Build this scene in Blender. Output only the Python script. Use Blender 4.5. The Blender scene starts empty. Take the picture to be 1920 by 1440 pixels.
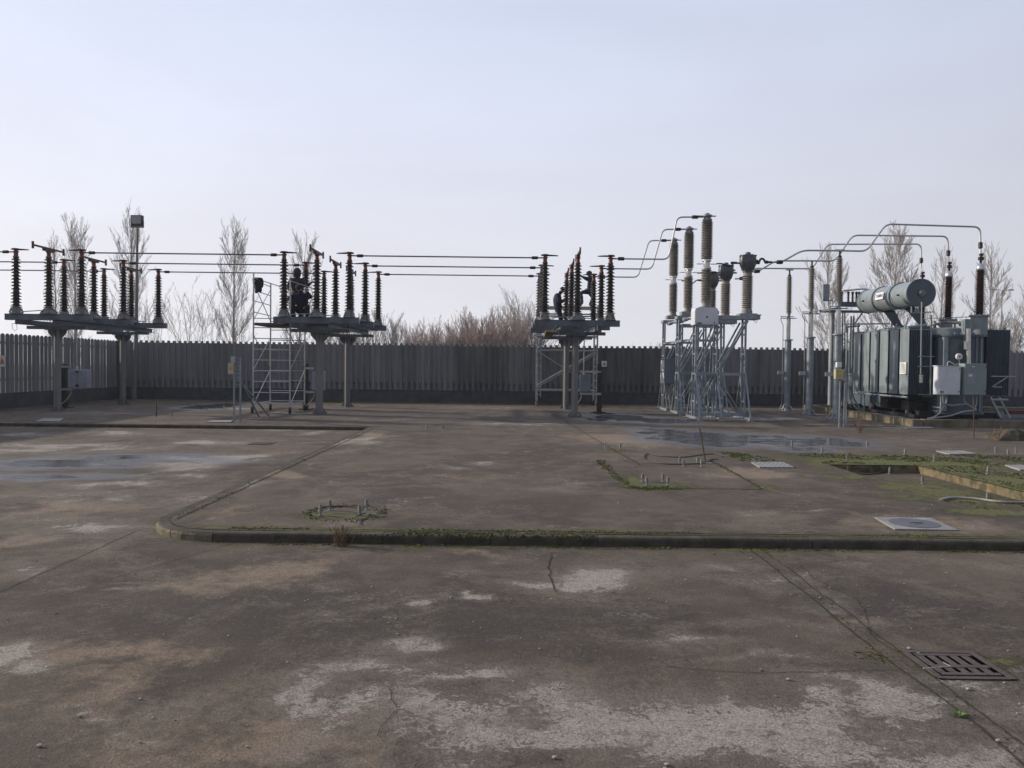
import bpy, bmesh, math, random
import numpy as np
from mathutils import Vector, Matrix, noise as mnoise
random.seed(7)
sc = bpy.context.scene
COL = sc.collection
# ------------------------------------------------------------------ camera
F = 1450.0; PITCH = math.radians(1.42); ROLL = 0.0113; CZ = 1.6
_s, _c = math.sin(PITCH), math.cos(PITCH)
_U0 = Vector((0, _s, _c)); _X = Vector((1, 0, 0)); FW = Vector((0, _c, -_s))
RT = _X * math.cos(ROLL) + _U0 * math.sin(ROLL)
UP = _U0 * math.cos(ROLL) - _X * math.sin(ROLL)
CAM = Vector((0, 0, CZ))
cd = bpy.data.cameras.new("camera"); cam = bpy.data.objects.new("camera", cd); COL.objects.link(cam)
cd.sensor_width = 36; cd.lens = F / 1920 * 36; cd.clip_start = 0.05; cd.clip_end = 3000
m = Matrix((RT, UP, -FW)).transposed().to_4x4(); m.translation = CAM
cam.matrix_world = m; sc.camera = cam
def ray(px, py):
    return FW + RT * ((px - 960) / F) + UP * ((720 - py) / F)
def P(px, py, Y):                      # pixel measured in the photo, at a known distance
    d = ray(px, py); return CAM + d * (Y / d.y)
def G(px, py, z=0.0):                  # pixel of a point lying on the ground
    d = ray(px, py); return CAM + d * ((z - CZ) / d.z)
# ------------------------------------------------------------------ world, sun
SUN_AZ = math.radians(-74); SUN_EL = math.radians(21)
w = bpy.data.worlds.new("World"); sc.world = w; w.use_nodes = True
nt = w.node_tree; nt.nodes.clear()
sky = nt.nodes.new('ShaderNodeTexSky'); sky.sky_type = 'NISHITA'; sky.sun_disc = False
sky.sun_elevation = SUN_EL; sky.sun_rotation = SUN_AZ
sky.air_density = 1.0; sky.dust_density = 3.0; sky.ozone_density = 1.4; sky.altitude = 50
bg = nt.nodes.new('ShaderNodeBackground'); bg.inputs[1].default_value = 0.118
out = nt.nodes.new('ShaderNodeOutputWorld')
tc = nt.nodes.new('ShaderNodeTexCoord'); sep = nt.nodes.new('ShaderNodeSeparateXYZ')
nt.links.new(tc.outputs['Generated'], sep.inputs[0])
ramp = nt.nodes.new('ShaderNodeValToRGB'); nt.links.new(sep.outputs['Z'], ramp.inputs[0])
cr = ramp.color_ramp
cr.elements[0].position = 0.0; cr.elements[0].color = (7.1, 7.12, 7.55, 1)
cr.elements[1].position = 1.0; cr.elements[1].color = (4.4, 5.1, 7.2, 1)
e = cr.elements.new(0.16); e.color = (6.75, 6.85, 7.6, 1)
e = cr.elements.new(0.45); e.color = (5.8, 6.45, 8.1, 1)
# thin high veil of cloud
mp = nt.nodes.new('ShaderNodeMapping'); mp.inputs['Scale'].default_value = (.8, .9, 3.4)
nz = nt.nodes.new('ShaderNodeTexNoise'); nz.inputs['Scale'].default_value = 2.1; nz.inputs['Detail'].default_value = 5; nz.inputs['Roughness'].default_value = .5; nz.inputs['Distortion'].default_value = .5
nt.links.new(tc.outputs['Generated'], mp.inputs[0]); nt.links.new(mp.outputs[0], nz.inputs[0])
cl = nt.nodes.new('ShaderNodeValToRGB'); nt.links.new(nz.outputs['Fac'], cl.inputs[0])
cl.color_ramp.elements[0].position = .38; cl.color_ramp.elements[0].color = (1.02, 1.025, 1.03, 1)
cl.color_ramp.elements[1].position = .66; cl.color_ramp.elements[1].color = (.955, .94, .945, 1)
ml = nt.nodes.new('ShaderNodeMix'); ml.data_type = 'RGBA'; ml.blend_type = 'MULTIPLY'; ml.inputs[0].default_value = 1
nt.links.new(ramp.outputs[0], ml.inputs[6]); nt.links.new(cl.outputs[0], ml.inputs[7])
# veil brighter towards the sun (a hazy sky glows on that side)
dp = nt.nodes.new('ShaderNodeVectorMath'); dp.operation = 'DOT_PRODUCT'
dp.inputs[1].default_value = (-.62, .78, .05)
nt.links.new(tc.outputs['Generated'], dp.inputs[0])
gm = nt.nodes.new('ShaderNodeMapRange'); gm.inputs[1].default_value = -1; gm.inputs[2].default_value = 1
gm.inputs[3].default_value = .42; gm.inputs[4].default_value = 1.16; nt.links.new(dp.outputs['Value'], gm.inputs[0])
m2 = nt.nodes.new('ShaderNodeVectorMath'); m2.operation = 'SCALE'
nt.links.new(ml.outputs[2], m2.inputs[0]); nt.links.new(gm.outputs[0], m2.inputs['Scale'])
mx = nt.nodes.new('ShaderNodeMix'); mx.data_type = 'RGBA'; mx.inputs[0].default_value = .88
nt.links.new(sky.outputs[0], mx.inputs[6]); nt.links.new(m2.outputs[0], mx.inputs[7])
nt.links.new(mx.outputs[2], bg.inputs[0]); nt.links.new(bg.outputs[0], out.inputs[0])
sd = bpy.data.lights.new("sun", 'SUN'); sd.energy = 4.5; sd.angle = math.radians(1.2); sd.color = (1, .90, .75)
sun = bpy.data.objects.new("sun", sd); COL.objects.link(sun)
dirs = Vector((math.sin(SUN_AZ) * math.cos(SUN_EL), math.cos(SUN_AZ) * math.cos(SUN_EL), math.sin(SUN_EL)))
sun.rotation_euler = dirs.to_track_quat('Z', 'Y').to_euler()
sc.view_settings.view_transform = 'Standard'; sc.view_settings.look = 'None'
sc.view_settings.exposure = 0.0; sc.view_settings.gamma = 1
sc.cycles.max_bounces = 6; sc.cycles.volume_bounces = 0; sc.cycles.caustics_reflective = False; sc.cycles.caustics_refractive = False
# ------------------------------------------------------------------ materials
def N(nt, t, **kw):
    n = nt.nodes.new(t)
    for k, v in kw.items(): setattr(n, k, v)
    return n
def mat(name, c1, c2=None, rough=.6, metal=0., scale=6., streak=False, bump=.0, spec=.5, r2=None, thr=(.35, .65), dirt=None, dirt_amt=.5):
    M = bpy.data.materials.new(name); M.use_nodes = True; t = M.node_tree
    b = t.nodes['Principled BSDF']; b.inputs['Roughness'].default_value = rough; b.inputs['Metallic'].default_value = metal
    b.inputs['Specular IOR Level'].default_value = spec
    if c2 is None: c2 = tuple(x * .8 for x in c1)
    co = N(t, 'ShaderNodeTexCoord'); mpp = N(t, 'ShaderNodeMapping')
    if streak: mpp.inputs['Scale'].default_value = (1, 1, .09)
    nn = N(t, 'ShaderNodeTexNoise'); nn.inputs['Scale'].default_value = scale; nn.inputs['Detail'].default_value = 5; nn.inputs['Roughness'].default_value = .6
    t.links.new(co.outputs['Object'], mpp.inputs[0]); t.links.new(mpp.outputs[0], nn.inputs[0])
    mr = N(t, 'ShaderNodeMapRange'); mr.inputs[1].default_value = thr[0]; mr.inputs[2].default_value = thr[1]
    t.links.new(nn.outputs['Fac'], mr.inputs[0])
    mxx = N(t, 'ShaderNodeMix', data_type='RGBA'); mxx.inputs[6].default_value = (*c1, 1); mxx.inputs[7].default_value = (*c2, 1)
    t.links.new(mr.outputs[0], mxx.inputs[0]); last = mxx.outputs[2]
    if dirt:
        n3 = N(t, 'ShaderNodeTexNoise'); n3.inputs['Scale'].default_value = scale * .45; n3.inputs['Detail'].default_value = 8; n3.inputs['Roughness'].default_value = .7
        t.links.new(co.outputs['Object'], n3.inputs[0])
        m3 = N(t, 'ShaderNodeMapRange'); m3.inputs[1].default_value = .5; m3.inputs[2].default_value = .72; m3.inputs[4].default_value = dirt_amt
        t.links.new(n3.outputs['Fac'], m3.inputs[0])
        d = N(t, 'ShaderNodeMix', data_type='RGBA'); d.inputs[7].default_value = (*dirt, 1)
        t.links.new(last, d.inputs[6]); t.links.new(m3.outputs[0], d.inputs[0]); last = d.outputs[2]
    t.links.new(last, b.inputs['Base Color'])
    if r2 is not None:
        rr = N(t, 'ShaderNodeMapRange'); rr.inputs[3].default_value = rough; rr.inputs[4].default_value = r2
        t.links.new(nn.outputs['Fac'], rr.inputs[0]); t.links.new(rr.outputs[0], b.inputs['Roughness'])
    if bump:
        n2 = N(t, 'ShaderNodeTexNoise'); n2.inputs['Scale'].default_value = scale * 6; n2.inputs['Detail'].default_value = 4
        t.links.new(co.outputs['Object'], n2.inputs[0])
        bp = N(t, 'ShaderNodeBump'); bp.inputs['Strength'].default_value = bump; bp.inputs['Distance'].default_value = .02
        t.links.new(n2.outputs['Fac'], bp.inputs['Height']); t.links.new(bp.outputs[0], b.inputs['Normal'])
    return M
M = {}
M['galv'] = mat('galvanised_steel', (.30, .335, .37), (.21, .24, .27), .5, .35, 5, bump=.1, dirt=(.09, .075, .06), dirt_amt=.5)
M['galv_light'] = mat('bright_galvanised_steel', (.42, .44, .45), (.30, .32, .34), .42, .5, 7, dirt=(.2, .19, .17))
M['beam'] = mat('weathered_steel_beam', (.13, .155, .185), (.085, .10, .125), .55, .3, 3, bump=.1, dirt=(.05, .045, .04))
M['post'] = mat('weathered_steel_tube', (.21, .212, .21), (.14, .14, .14), .55, .25, 3, streak=True, dirt=(.11, .085, .06))
M['alu'] = mat('aluminium_tube', (.50, .51, .52), (.40, .41, .42), .38, .5, 8)
M['alu_dark'] = mat('weathered_conductor', (.13, .135, .145), (.09, .09, .10), .42, .6, 8)
M['brown'] = mat('brown_glazed_porcelain', (.019, .011, .012), (.012, .008, .009), .3, 0, 9, spec=.55, dirt=(.05, .04, .035), dirt_amt=.35)
M['maroon'] = mat('maroon_glazed_porcelain', (.045, .013, .011), (.028, .01, .009), .25, 0, 9)
M['greyp'] = mat('grey_brown_porcelain', (.27, .245, .225), (.18, .16, .145), .42, 0, 6, dirt=(.07, .055, .045), dirt_amt=.6)
M['red'] = mat('red_oxide_cast_iron', (.20, .055, .035), (.11, .036, .028), .65, .1, 12, dirt=(.05, .028, .022))
M['armred'] = mat('dark_red_contact_arm', (.085, .032, .026), (.045, .026, .025), .6, .2, 12, dirt=(.03, .025, .024))
M['cast'] = mat('grey_cast_metal', (.24, .25, .25), (.15, .155, .16), .55, .3, 9, dirt=(.08, .07, .06))
M['dark'] = mat('dark_metal', (.03, .031, .036), (.018, .018, .02), .5, .3, 9)
M['head'] = mat('grey_enamel_head', (.085, .092, .105), (.06, .065, .075), .4, .1, 6, dirt=(.04, .04, .04))
M['tfgreen'] = mat('grey_green_transformer_paint', (.235, .275, .29), (.17, .205, .225), .38, .0, 5, streak=True, bump=.03, dirt=(.12, .105, .085), dirt_amt=.6)
M['tfshade'] = mat('shaded_transformer_paint', (.085, .115, .145), (.065, .09, .115), .42, .0, 3, dirt=(.05, .055, .06))  # darker copy of the transformer paint; shade is put into the colour
M['white'] = mat('white_enclosure_paint', (.62, .64, .68), (.55, .57, .61), .42, 0, 3, dirt=(.4, .39, .36), dirt_amt=.3)
M['greencab'] = mat('pale_green_enclosure_paint', (.22, .28, .275), (.19, .245, .24), .42, 0, 3, dirt=(.15, .17, .15), dirt_amt=.4)
M['bluecab'] = mat('blue_grey_enclosure_paint', (.17, .205, .25), (.13, .16, .20), .42, .1, 3, dirt=(.10, .10, .10))
M['greycab'] = mat('light_grey_enclosure_paint', (.30, .32, .37), (.25, .27, .32), .45, .0, 3, dirt=(.18, .18, .17))
M['steel'] = mat('polished_steel', (.62, .62, .62), (.5, .5, .5), .22, .9, 6)
M['signw'] = mat('white_sign_face', (.72, .72, .70), (.62, .62, .60), .5, 0, 6)
M['signy'] = mat('yellow_sign_face', (.55, .42, .08), (.45, .35, .10), .5, 0, 14)
M['beige'] = mat('yellowed_plastic_box', (.46, .42, .28), (.36, .33, .20), .5, 0, 14)
M['orange'] = mat('orange_sign_mark', (.65, .22, .03), (.55, .2, .04), .5)
M['black'] = mat('black_mark', (.012, .012, .013), (.01, .01, .01), .5)
M['blue'] = mat('blue_lettering', (.03, .035, .19), (.04, .04, .15), .5)
M['fence'] = mat('weathered_precast_concrete', (.235, .235, .235), (.145, .145, .15), .9, 0, 2.2, streak=True, bump=.25, spec=.2, dirt=(.26, .25, .235), dirt_amt=.4)
M['fenceb'] = mat('weathered_precast_concrete_darker', (.165, .165, .165), (.10, .10, .102), .9, 0, 3.4, streak=True, bump=.25, spec=.2, dirt=(.09, .095, .07), dirt_amt=.6)
M['fence2'] = mat('dark_precast_concrete', (.095, .10, .11), (.065, .068, .075), .9, 0, 3, bump=.3, spec=.2, dirt=(.045, .06, .035))
M['bark'] = mat('grey_bark', (.34, .315, .30), (.24, .22, .21), .9, 0, 8, spec=.1)
M['barkred'] = mat('reddish_bark', (.36, .29, .27), (.27, .215, .20), .9, 0, 8, spec=.1)
M['field'] = mat('winter_field', (.34, .32, .27), (.26, .26, .19), .95, 0, .15, spec=.1)
M['kerb'] = mat('mossy_kerb_concrete', (.10, .083, .064), (.05, .043, .034), .9, 0, 5, bump=.6, spec=.2, dirt=(.04, .05, .018), dirt_amt=.9)
M['kerbpale'] = mat('pale_and_sunlit_kerb_concrete', (.21, .18, .13), (.13, .11, .08), .9, 0, 4, bump=.6, spec=.2, dirt=(.07, .08, .03), dirt_amt=.7)  # pale concrete; also paints sunlight on the corner kerb faces
M['moss'] = mat('moss', (.085, .105, .028), (.05, .062, .018), .95, 0, 30, spec=.1, dirt=(.10, .09, .03))
M['mossdark'] = mat('dark_moss', (.05, .06, .02), (.03, .035, .014), .95, 0, 25, spec=.1)
M['grass'] = mat('short_grass', (.09, .12, .035), (.05, .08, .02), .9, 0, 20, spec=.1)
M['stone'] = mat('pebble_stone', (.42, .40, .37), (.25, .235, .21), .85, 0, 40)
M['shaftshade'] = mat('painted_shaft_shade', (.004, .004, .004), None, 1, 0, 9, spec=0)  # painted shade: flat black for the dark between the grate bars
M['iron'] = mat('rusty_cast_iron', (.115, .088, .075), (.075, .058, .05), .7, .3, 14, bump=.4, dirt=(.09, .085, .045))
M['plate'] = mat('pale_concrete_cover', (.29, .285, .27), (.20, .19, .175), .75, 0, 5, bump=.3, dirt=(.17, .15, .12))
M['cable'] = mat('dark_cable', (.04, .034, .030), (.03, .026, .022), .6, 0, 9)
M['cablegrey'] = mat('grey_conduit', (.33, .33, .31), (.24, .24, .22), .55, 0, 9)
M['rust'] = mat('rusty_steel', (.10, .06, .04), (.06, .042, .034), .8, .2, 9)
M['oldwood'] = mat('grey_scaffold_board', (.10, .09, .08), (.06, .055, .05), .85, 0, 5)
M['wood'] = mat('raw_scaffold_board', (.34, .27, .18), (.22, .17, .11), .85, 0, 5)
M['navy'] = mat('navy_workwear', (.020, .025, .052), (.013, .016, .035), .85, 0, 9, bump=.3, spec=.2)
M['darkwear'] = mat('dark_grey_workwear', (.035, .035, .04), (.022, .022, .026), .85, 0, 9, bump=.3, spec=.2)
M['skin'] = mat('skin', (.42, .25, .18), (.36, .2, .15), .55, 0, 9)
M['boot'] = mat('black_boot_leather', (.02, .018, .017), (.014, .013, .012), .6)
M['glove'] = mat('pale_work_glove', (.5, .48, .44), (.4, .38, .35), .8, 0, 20)
M['weed'] = mat('dry_weed_stalk', (.17, .11, .075), (.12, .08, .055), .9, 0, 20, spec=.1)
M['brick'] = mat('dull_red_paint', (.16, .03, .025), (.11, .03, .025), .7)
M['glass'] = mat('lamp_glass', (.25, .27, .3), (.2, .2, .22), .15)
M['pylon'] = mat('distant_grey_steel', (.30, .31, .33), (.26, .27, .29), .6, .2)
M['water'] = mat('rain_water', (.03, .032, .036), (.025, .026, .03), .04)
# ------------------------------------------------------------------ mesh helpers
class MB:
    def __init__(s, o=(0, 0, 0)): s.v = []; s.f = []; s.m = []; s.s = []; s.o = Vector(o); s.cut = []
    def add(s, vs, fs, mi=0, smooth=False):
        s.cut.append((len(s.v), len(s.f))); b = len(s.v); s.v += [tuple(Vector(v) - s.o) for v in vs]
        for f in fs: s.f.append(tuple(i + b for i in f)); s.m.append(mi); s.s.append(smooth)
    def box(s, c, d, R=None, mi=0, bev=0):
        c = Vector(c); h = Vector(d) / 2
        if bev:
            bm = bmesh.new(); bmesh.ops.create_cube(bm, size=1)
            for v in bm.verts: v.co = Vector((v.co.x * d[0], v.co.y * d[1], v.co.z * d[2]))
            bmesh.ops.bevel(bm, geom=list(bm.edges), offset=bev, segments=2, affect='EDGES', profile=.5)
            vs = [v.co.copy() for v in bm.verts]; bm.verts.index_update()
            fs = [[v.index for v in f.verts] for f in bm.faces]; bm.free()
            if R: vs = [R @ v for v in vs]
            s.add([v + c for v in vs], fs, mi); return
        vs = [Vector((x * h.x, y * h.y, z * h.z)) for x in (-1, 1) for y in (-1, 1) for z in (-1, 1)]
        if R: vs = [R @ v for v in vs]
        s.add([v + c for v in vs], [(0, 1, 3, 2), (4, 6, 7, 5), (0, 4, 5, 1), (2, 3, 7, 6), (0, 2, 6, 4), (1, 5, 7, 3)], mi)
    def bb(s, x0, x1, y0, y1, z0, z1, mi=0, bev=0):
        s.box(((x0 + x1) / 2, (y0 + y1) / 2, (z0 + z1) / 2), (abs(x1 - x0), abs(y1 - y0), abs(z1 - z0)), None, mi, bev)
    def bar(s, a, b, w, h=None, mi=0):                # rectangular bar from a to b
        a = Vector(a); b = Vector(b); h = h or w; d = b - a; L = d.length
        z = d.normalized(); up = Vector((0, 0, 1)) if abs(z.z) < .95 else Vector((0, 1, 0))
        x = up.cross(z).normalized(); y = z.cross(x)
        s.box((a + b) / 2, (w, h, L), Matrix((x, y, z)).transposed(), mi)
    def tube(s, pts, r, n=8, mi=0, cap=True):
        pts = [Vector(p) for p in pts]; rs = r if isinstance(r, (list, tuple)) else [r] * len(pts)
        vs = []; fs = []; prev = None
        for i, p in enumerate(pts):
            if i == 0: t = pts[1] - p
            elif i == len(pts) - 1: t = p - pts[i - 1]
            else: t = (pts[i + 1] - p).normalized() + (p - pts[i - 1]).normalized()
            t = t.normalized() if t.length > 1e-9 else Vector((0, 0, 1))
            if prev is None:
                a = Vector((0, 0, 1)) if abs(t.z) < .9 else Vector((1, 0, 0)); x = a.cross(t).normalized()
            else:
                x = prev - t * prev.dot(t)
                x = x.normalized() if x.length > 1e-6 else prev
            prev = x; y = t.cross(x)
            for k in range(n):
                q = 2 * math.pi * k / n; vs.append(p + (x * math.cos(q) + y * math.sin(q)) * rs[i])
        for i in range(len(pts) - 1):
            for k in range(n):
                a = i * n + k; b = i * n + (k + 1) % n; fs.append((a, b, b + n, a + n))
        if cap:
            fs.append(tuple(range(n - 1, -1, -1))); fs.append(tuple(range((len(pts) - 1) * n, len(pts) * n)))
        s.add(vs, fs, mi, n > 5)
    def lathe(s, prof, c=(0, 0, 0), n=16, mi=0, axis=None, smooth=True):
        c = Vector(c); R = Vector((0, 0, 1)).rotation_difference(Vector(axis)).to_matrix() if axis else None
        vs = []; fs = []
        for r, z in prof:
            for k in range(n):
                q = 2 * math.pi * k / n; v = Vector((r * math.cos(q), r * math.sin(q), z)); vs.append((R @ v if R else v) + c)
        for i in range(len(prof) - 1):
            for k in range(n):
                a = i * n + k; b = i * n + (k + 1) % n; fs.append((a, b, b + n, a + n))
        fs.append(tuple(range(n - 1, -1, -1))); fs.append(tuple(range((len(prof) - 1) * n, len(prof) * n)))
        s.add(vs, fs, mi, smooth)
    def prism(s, poly, a, b, plane='xz', mi=0):       # extrude a 2D outline
        def v(p, t): return {'xz': (p[0], t, p[1]), 'yz': (t, p[0], p[1]), 'xy': (p[0], p[1], t)}[plane]
        n = len(poly); vs = [v(p, a) for p in poly] + [v(p, b) for p in poly]
        fs = [tuple(range(n)), tuple(range(2 * n - 1, n - 1, -1))] + [(i, i + n, (i + 1) % n + n, (i + 1) % n) for i in range(n)]
        s.add(vs, fs, mi)
    def build(s, name, mats, parent=None, autosm=True):
        me = bpy.data.meshes.new(name); me.from_pydata(s.v, [], s.f); me.update()
        if not isinstance(mats, (list, tuple)): mats = [mats]
        for mm in mats: me.materials.append(M[mm] if isinstance(mm, str) else mm)
        me.polygons.foreach_set('material_index', s.m); me.polygons.foreach_set('use_smooth', s.s)
        bm = bmesh.new(); bm.from_mesh(me); bmesh.ops.recalc_face_normals(bm, faces=bm.faces)
        if any(s.s):
            for ed in bm.edges:
                if len(ed.link_faces) == 2 and ed.calc_face_angle(0) > .75: ed.smooth = False
        bm.to_mesh(me); bm.free()
        o = bpy.data.objects.new(name, me); COL.objects.link(o)
        if parent: o.parent = parent
        else: o.location = s.o
        return o
def build_each(b, name, mats, parent):       # every bar or tube of the builder becomes a part of its own
    cuts = b.cut + [(len(b.v), len(b.f))]; last = None
    for (v0, f0), (v1, f1) in zip(cuts, cuts[1:]):
        q = MB(b.o); q.v = b.v[v0:v1]; q.f = [tuple(i - v0 for i in f) for f in b.f[f0:f1]]; q.m = b.m[f0:f1]; q.s = b.s[f0:f1]; last = q.build(name, mats, parent)
    return last
def tag(o, label=None, cat=None, group=None, kind=None):
    if label: o['label'] = label
    if cat: o['category'] = cat
    if group: o['group'] = group
    if kind: o['kind'] = kind
    return o
def thing(name, label, cat, loc=(0, 0, 0), group=None, rz=0):
    o = bpy.data.objects.new(name, None); COL.objects.link(o); o.location = loc; o.rotation_euler = (0, 0, rz)
    o.empty_display_size = .2
    return tag(o, label, cat, group)
def copy_tree(o, parent=None):
    c = o.copy(); COL.objects.link(c)
    if parent: c.parent = parent
    for ch in list(o.children): copy_tree(ch, c)
    return c
def dup(o, loc, label, rz=None):
    c = copy_tree(o); c.location = loc; c['label'] = label
    if rz is not None: c.rotation_euler = (0, 0, rz)
    return c
def fillet(pts, r=.25, n=5):
    pts = [Vector(p) for p in pts]; o = [pts[0]]
    for i in range(1, len(pts) - 1):
        a, b, c = pts[i - 1], pts[i], pts[i + 1]
        d1 = (a - b); d2 = (c - b); k = min(r, d1.length * .45, d2.length * .45)
        p = b + d1.normalized() * k; q = b + d2.normalized() * k
        for j in range(n + 1):
            t = j / n; o.append(p * (1 - t) ** 2 + b * 2 * t * (1 - t) + q * t * t)
    return o + [pts[-1]]
def text_mesh(body, size, name, material, parent, loc, rot, ext=.002, xscale=1.0, bold=0.0):
    cu = bpy.data.curves.new(name, 'FONT'); cu.body = body; cu.size = size; cu.extrude = ext; cu.offset = bold; cu.align_x = 'CENTER'; cu.align_y = 'CENTER'; cu.resolution_u = 3
    t = bpy.data.objects.new(name + '_t', cu); COL.objects.link(t)
    dg = bpy.context.evaluated_depsgraph_get(); me = bpy.data.meshes.new_from_object(t.evaluated_get(dg))
    bpy.data.objects.remove(t); bpy.data.curves.remove(cu)
    me.materials.clear(); me.materials.append(M[material])
    o = bpy.data.objects.new(name, me); COL.objects.link(o); o.parent = parent; o.location = loc; o.rotation_euler = rot; o.scale = (xscale, 1, 1)
    return o
def sheds(z0, z1, n, rc, rs, rc1=None, rs1=None, droop=.25):     # insulator outline with n sheds
    rc1 = rc1 or rc; rs1 = rs1 or rs; p = []; dz = (z1 - z0) / n
    for i in range(n):
        t = i / n; a = rc + (rc1 - rc) * t; b = rs + (rs1 - rs) * t; z = z0 + i * dz
        p += [(a, z), (a, z + dz * .18), (b, z + dz * .30), (b * 1.0, z + dz * .40), (a * 1.12, z + dz * .78)]
    p.append((rc1, z1)); return p
# ------------------------------------------------------------------ ground surfaces with stain masks
RZ = -0.088
def ell(px, py, rx, ry, v, z, ang=0):
    c = G(px, py, z); d = c.y
    return (c.x, c.y, max(rx * d / F, .02), max(ry * d * d / (F * (CZ - z)), .02), v, math.radians(ang))
pale_r = [ell(*a, RZ) for a in [(1300,1370,430,85,1),(1720,1410,280,60,1),(1560,1300,180,22,.8),(900,1350,260,55,.62),(700,1272,180,26,.75),(1020,1425,300,50,.66),
 (620,1315,100,38,.8),(765,1212,55,16,.8),(860,1262,150,22,.75),(40,1228,75,26,1),(120,1256,70,12,.8),(1115,1090,110,25,1),(1190,1112,55,10,.9),(985,1085,60,10,.8),
 (1295,1195,95,15,.75),(1330,1068,140,12,.5),(742,1128,38,6,.9),(852,1124,38,5,.9),(1520,1132,80,9,.55),(1700,1112,120,9,.42),(90,1362,100,12,.75),(400,1312,140,18,.5),
 (1440,1235,130,10,.55),(110,838,160,7,.8),(425,860,62,10,1),(350,872,60,8,.9),(340,893,50,7,.8),(385,828,34,5,.9),(230,812,90,4,.6),(100,932,170,12,.55),(200,908,70,7,.8),
 (200,1102,60,6,.5),(170,1120,40,4,.6),(520,1150,50,4,.3),(1620,1160,60,6,.5),(1880,1060,60,7,.5),(1500,1180,110,10,.45),(560,1400,90,20,.45),(520,805,60,3,.7),(150,990,160,20,.5),(330,935,90,16,.5),(60,1060,110,12,.45),(250,1015,120,12,.45),(560,1110,80,6,.5),(1450,1090,160,14,.45),(60,845,120,10,.6),(450,830,80,8,.5),(1000,1180,200,10,.4),(1850,1310,120,30,.6),(580,812,40,3,.7),(40,815,60,3,.6)]]
oran_r = [ell(*a, RZ) for a in [(175,948,140,11,.85),(30,1012,60,12,.7),(500,1072,130,20,1),(400,1098,110,10,.7),(170,1205,120,26,.6),(285,1232,90,26,1),(400,1395,320,55,.8),(90,1420,160,40,.6),
 (860,1036,70,9,.8),(560,1060,90,12,.8),(1100,1040,160,8,.4),(500,1345,110,25,.9),(700,1390,110,25,.5),(1600,1165,130,20,.5),(260,905,120,7,.5),(560,850,80,8,.5),(1240,1400,120,18,.5),(1700,1060,150,8,.4),(1560,1240,60,7,.5),(250,1330,340,90,.55),(120,1235,220,45,.6),(330,1110,160,16,.7),(80,965,160,14,.6),(760,1410,200,40,.5),(1640,1160,160,16,.5),(1500,1050,260,9,.45),(900,1300,200,25,.35),(380,1000,120,10,.4)]]
dark_r = [ell(*a, RZ) for a in [(720,1155,520,48,1),(330,1150,200,25,.7),(1200,1150,260,40,.8),(1750,1150,240,40,.8),(1150,1230,220,20,.7),(560,1230,240,26,.6),(120,885,210,20,.6),(450,1250,120,20,.5),(1900,1180,120,30,.8)]]
wet_r = [ell(*a, RZ) for a in [(110,868,210,14,.62),(270,858,170,8,.66),(60,895,160,12,.55),(420,866,60,5,.5)]]
moss_r = [ell(*a, RZ) for a in [(1880,1240,80,14,.8),(1600,1170,60,8,.3),(1400,1030,60,6,.8),(700,1030,300,6,.4)]]
pale_p = [ell(*a, 0) for a in [(690,824,26,7,.8),(920,868,34,3,.7),(1500,958,44,3,.8),(1000,795,150,2.5,.6),(1180,828,60,4,.5),(640,830,18,5,.8),(1380,960,50,4,.5),(540,855,30,4,.5),(1700,802,50,2,.8),(880,880,40,2,.5),(560,775,60,2,.6),(1060,905,30,2,.5),(430,765,60,3,.5),(1480,786,60,2.4,.7),(1760,985,130,4,.5),(180,775,100,3,.6),(480,905,30,6,.6),(450,918,20,4,.7)]]
oran_p = [ell(*a, 0) for a in [(690,820,38,12,1),(530,888,34,7,1),(400,962,34,22,.8),(850,893,90,6,.6),(1160,822,100,12,.85),(1210,834,80,8,.7),(1420,888,110,12,.85),(1400,958,70,7,.6),(1740,982,160,20,.7),(720,966,70,10,.5),(640,845,40,8,.5),(1090,895,90,8,.4),(1200,760,160,4,.7),(900,765,160,4,.6),(1500,930,120,8,.4),(780,990,160,5,.6),(1200,1005,200,4,.6),(1550,795,90,4,.6)]]
dark_p = [ell(*a, 0) for a in [(1150,780,130,8,.9),(900,940,320,30,.5),(1300,890,110,14,.5),(1450,930,200,16,.4),(1540,850,160,12,.6),(850,830,180,14,.4)]]
wet_p = [ell(*a, 0) for a in [(1320,822,105,13,1),(1250,812,70,9,.8),(1440,826,90,12,1),(1555,828,70,10,.82),(1500,842,60,6,.7),(1165,783,55,7,.9),(1240,789,60,6,.85),(1120,787,30,4,.8),(400,762,48,6,.9),(1660,836,30,4,.4),(1130,775,36,3,.7)]]
moss_p = [ell(*a, 0) for a in [(1690,868,200,15,1),(1860,904,140,22,1),(1700,930,90,8,.6),(1560,880,60,6,.5),(1560,858,100,5,.7),(1900,940,90,16,.9),(1235,912,70,6,1),(1186,900,14,16,.9),(1140,845,40,4,.7),(1428,914,26,5,.9),(640,968,110,7,.75),(1250,912,90,3,.6),(1290,865,60,4,.3),(1500,843,60,3,.5),(1850,960,110,9,.8),(1600,895,60,8,.7),(1680,915,60,9,.7),(1740,935,50,9,.7),(300,755,100,4,.6),(800,757,300,2,.6),(1700,800,60,3,.5),(1650,810,90,3,.4)]]
def mask(x, y, L):
    r = np.zeros_like(x)
    for cx, cy, rx, ry, v, a in L:
        dx, dy = x - cx, y - cy
        if a: dx, dy = dx * math.cos(a) + dy * math.sin(a), -dx * math.sin(a) + dy * math.cos(a)
        d = np.sqrt((dx / rx) ** 2 + (dy / ry) ** 2)
        r = np.maximum(r, v * np.clip((1.75 - d) / 1.5, 0, 1))
    return r
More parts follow.
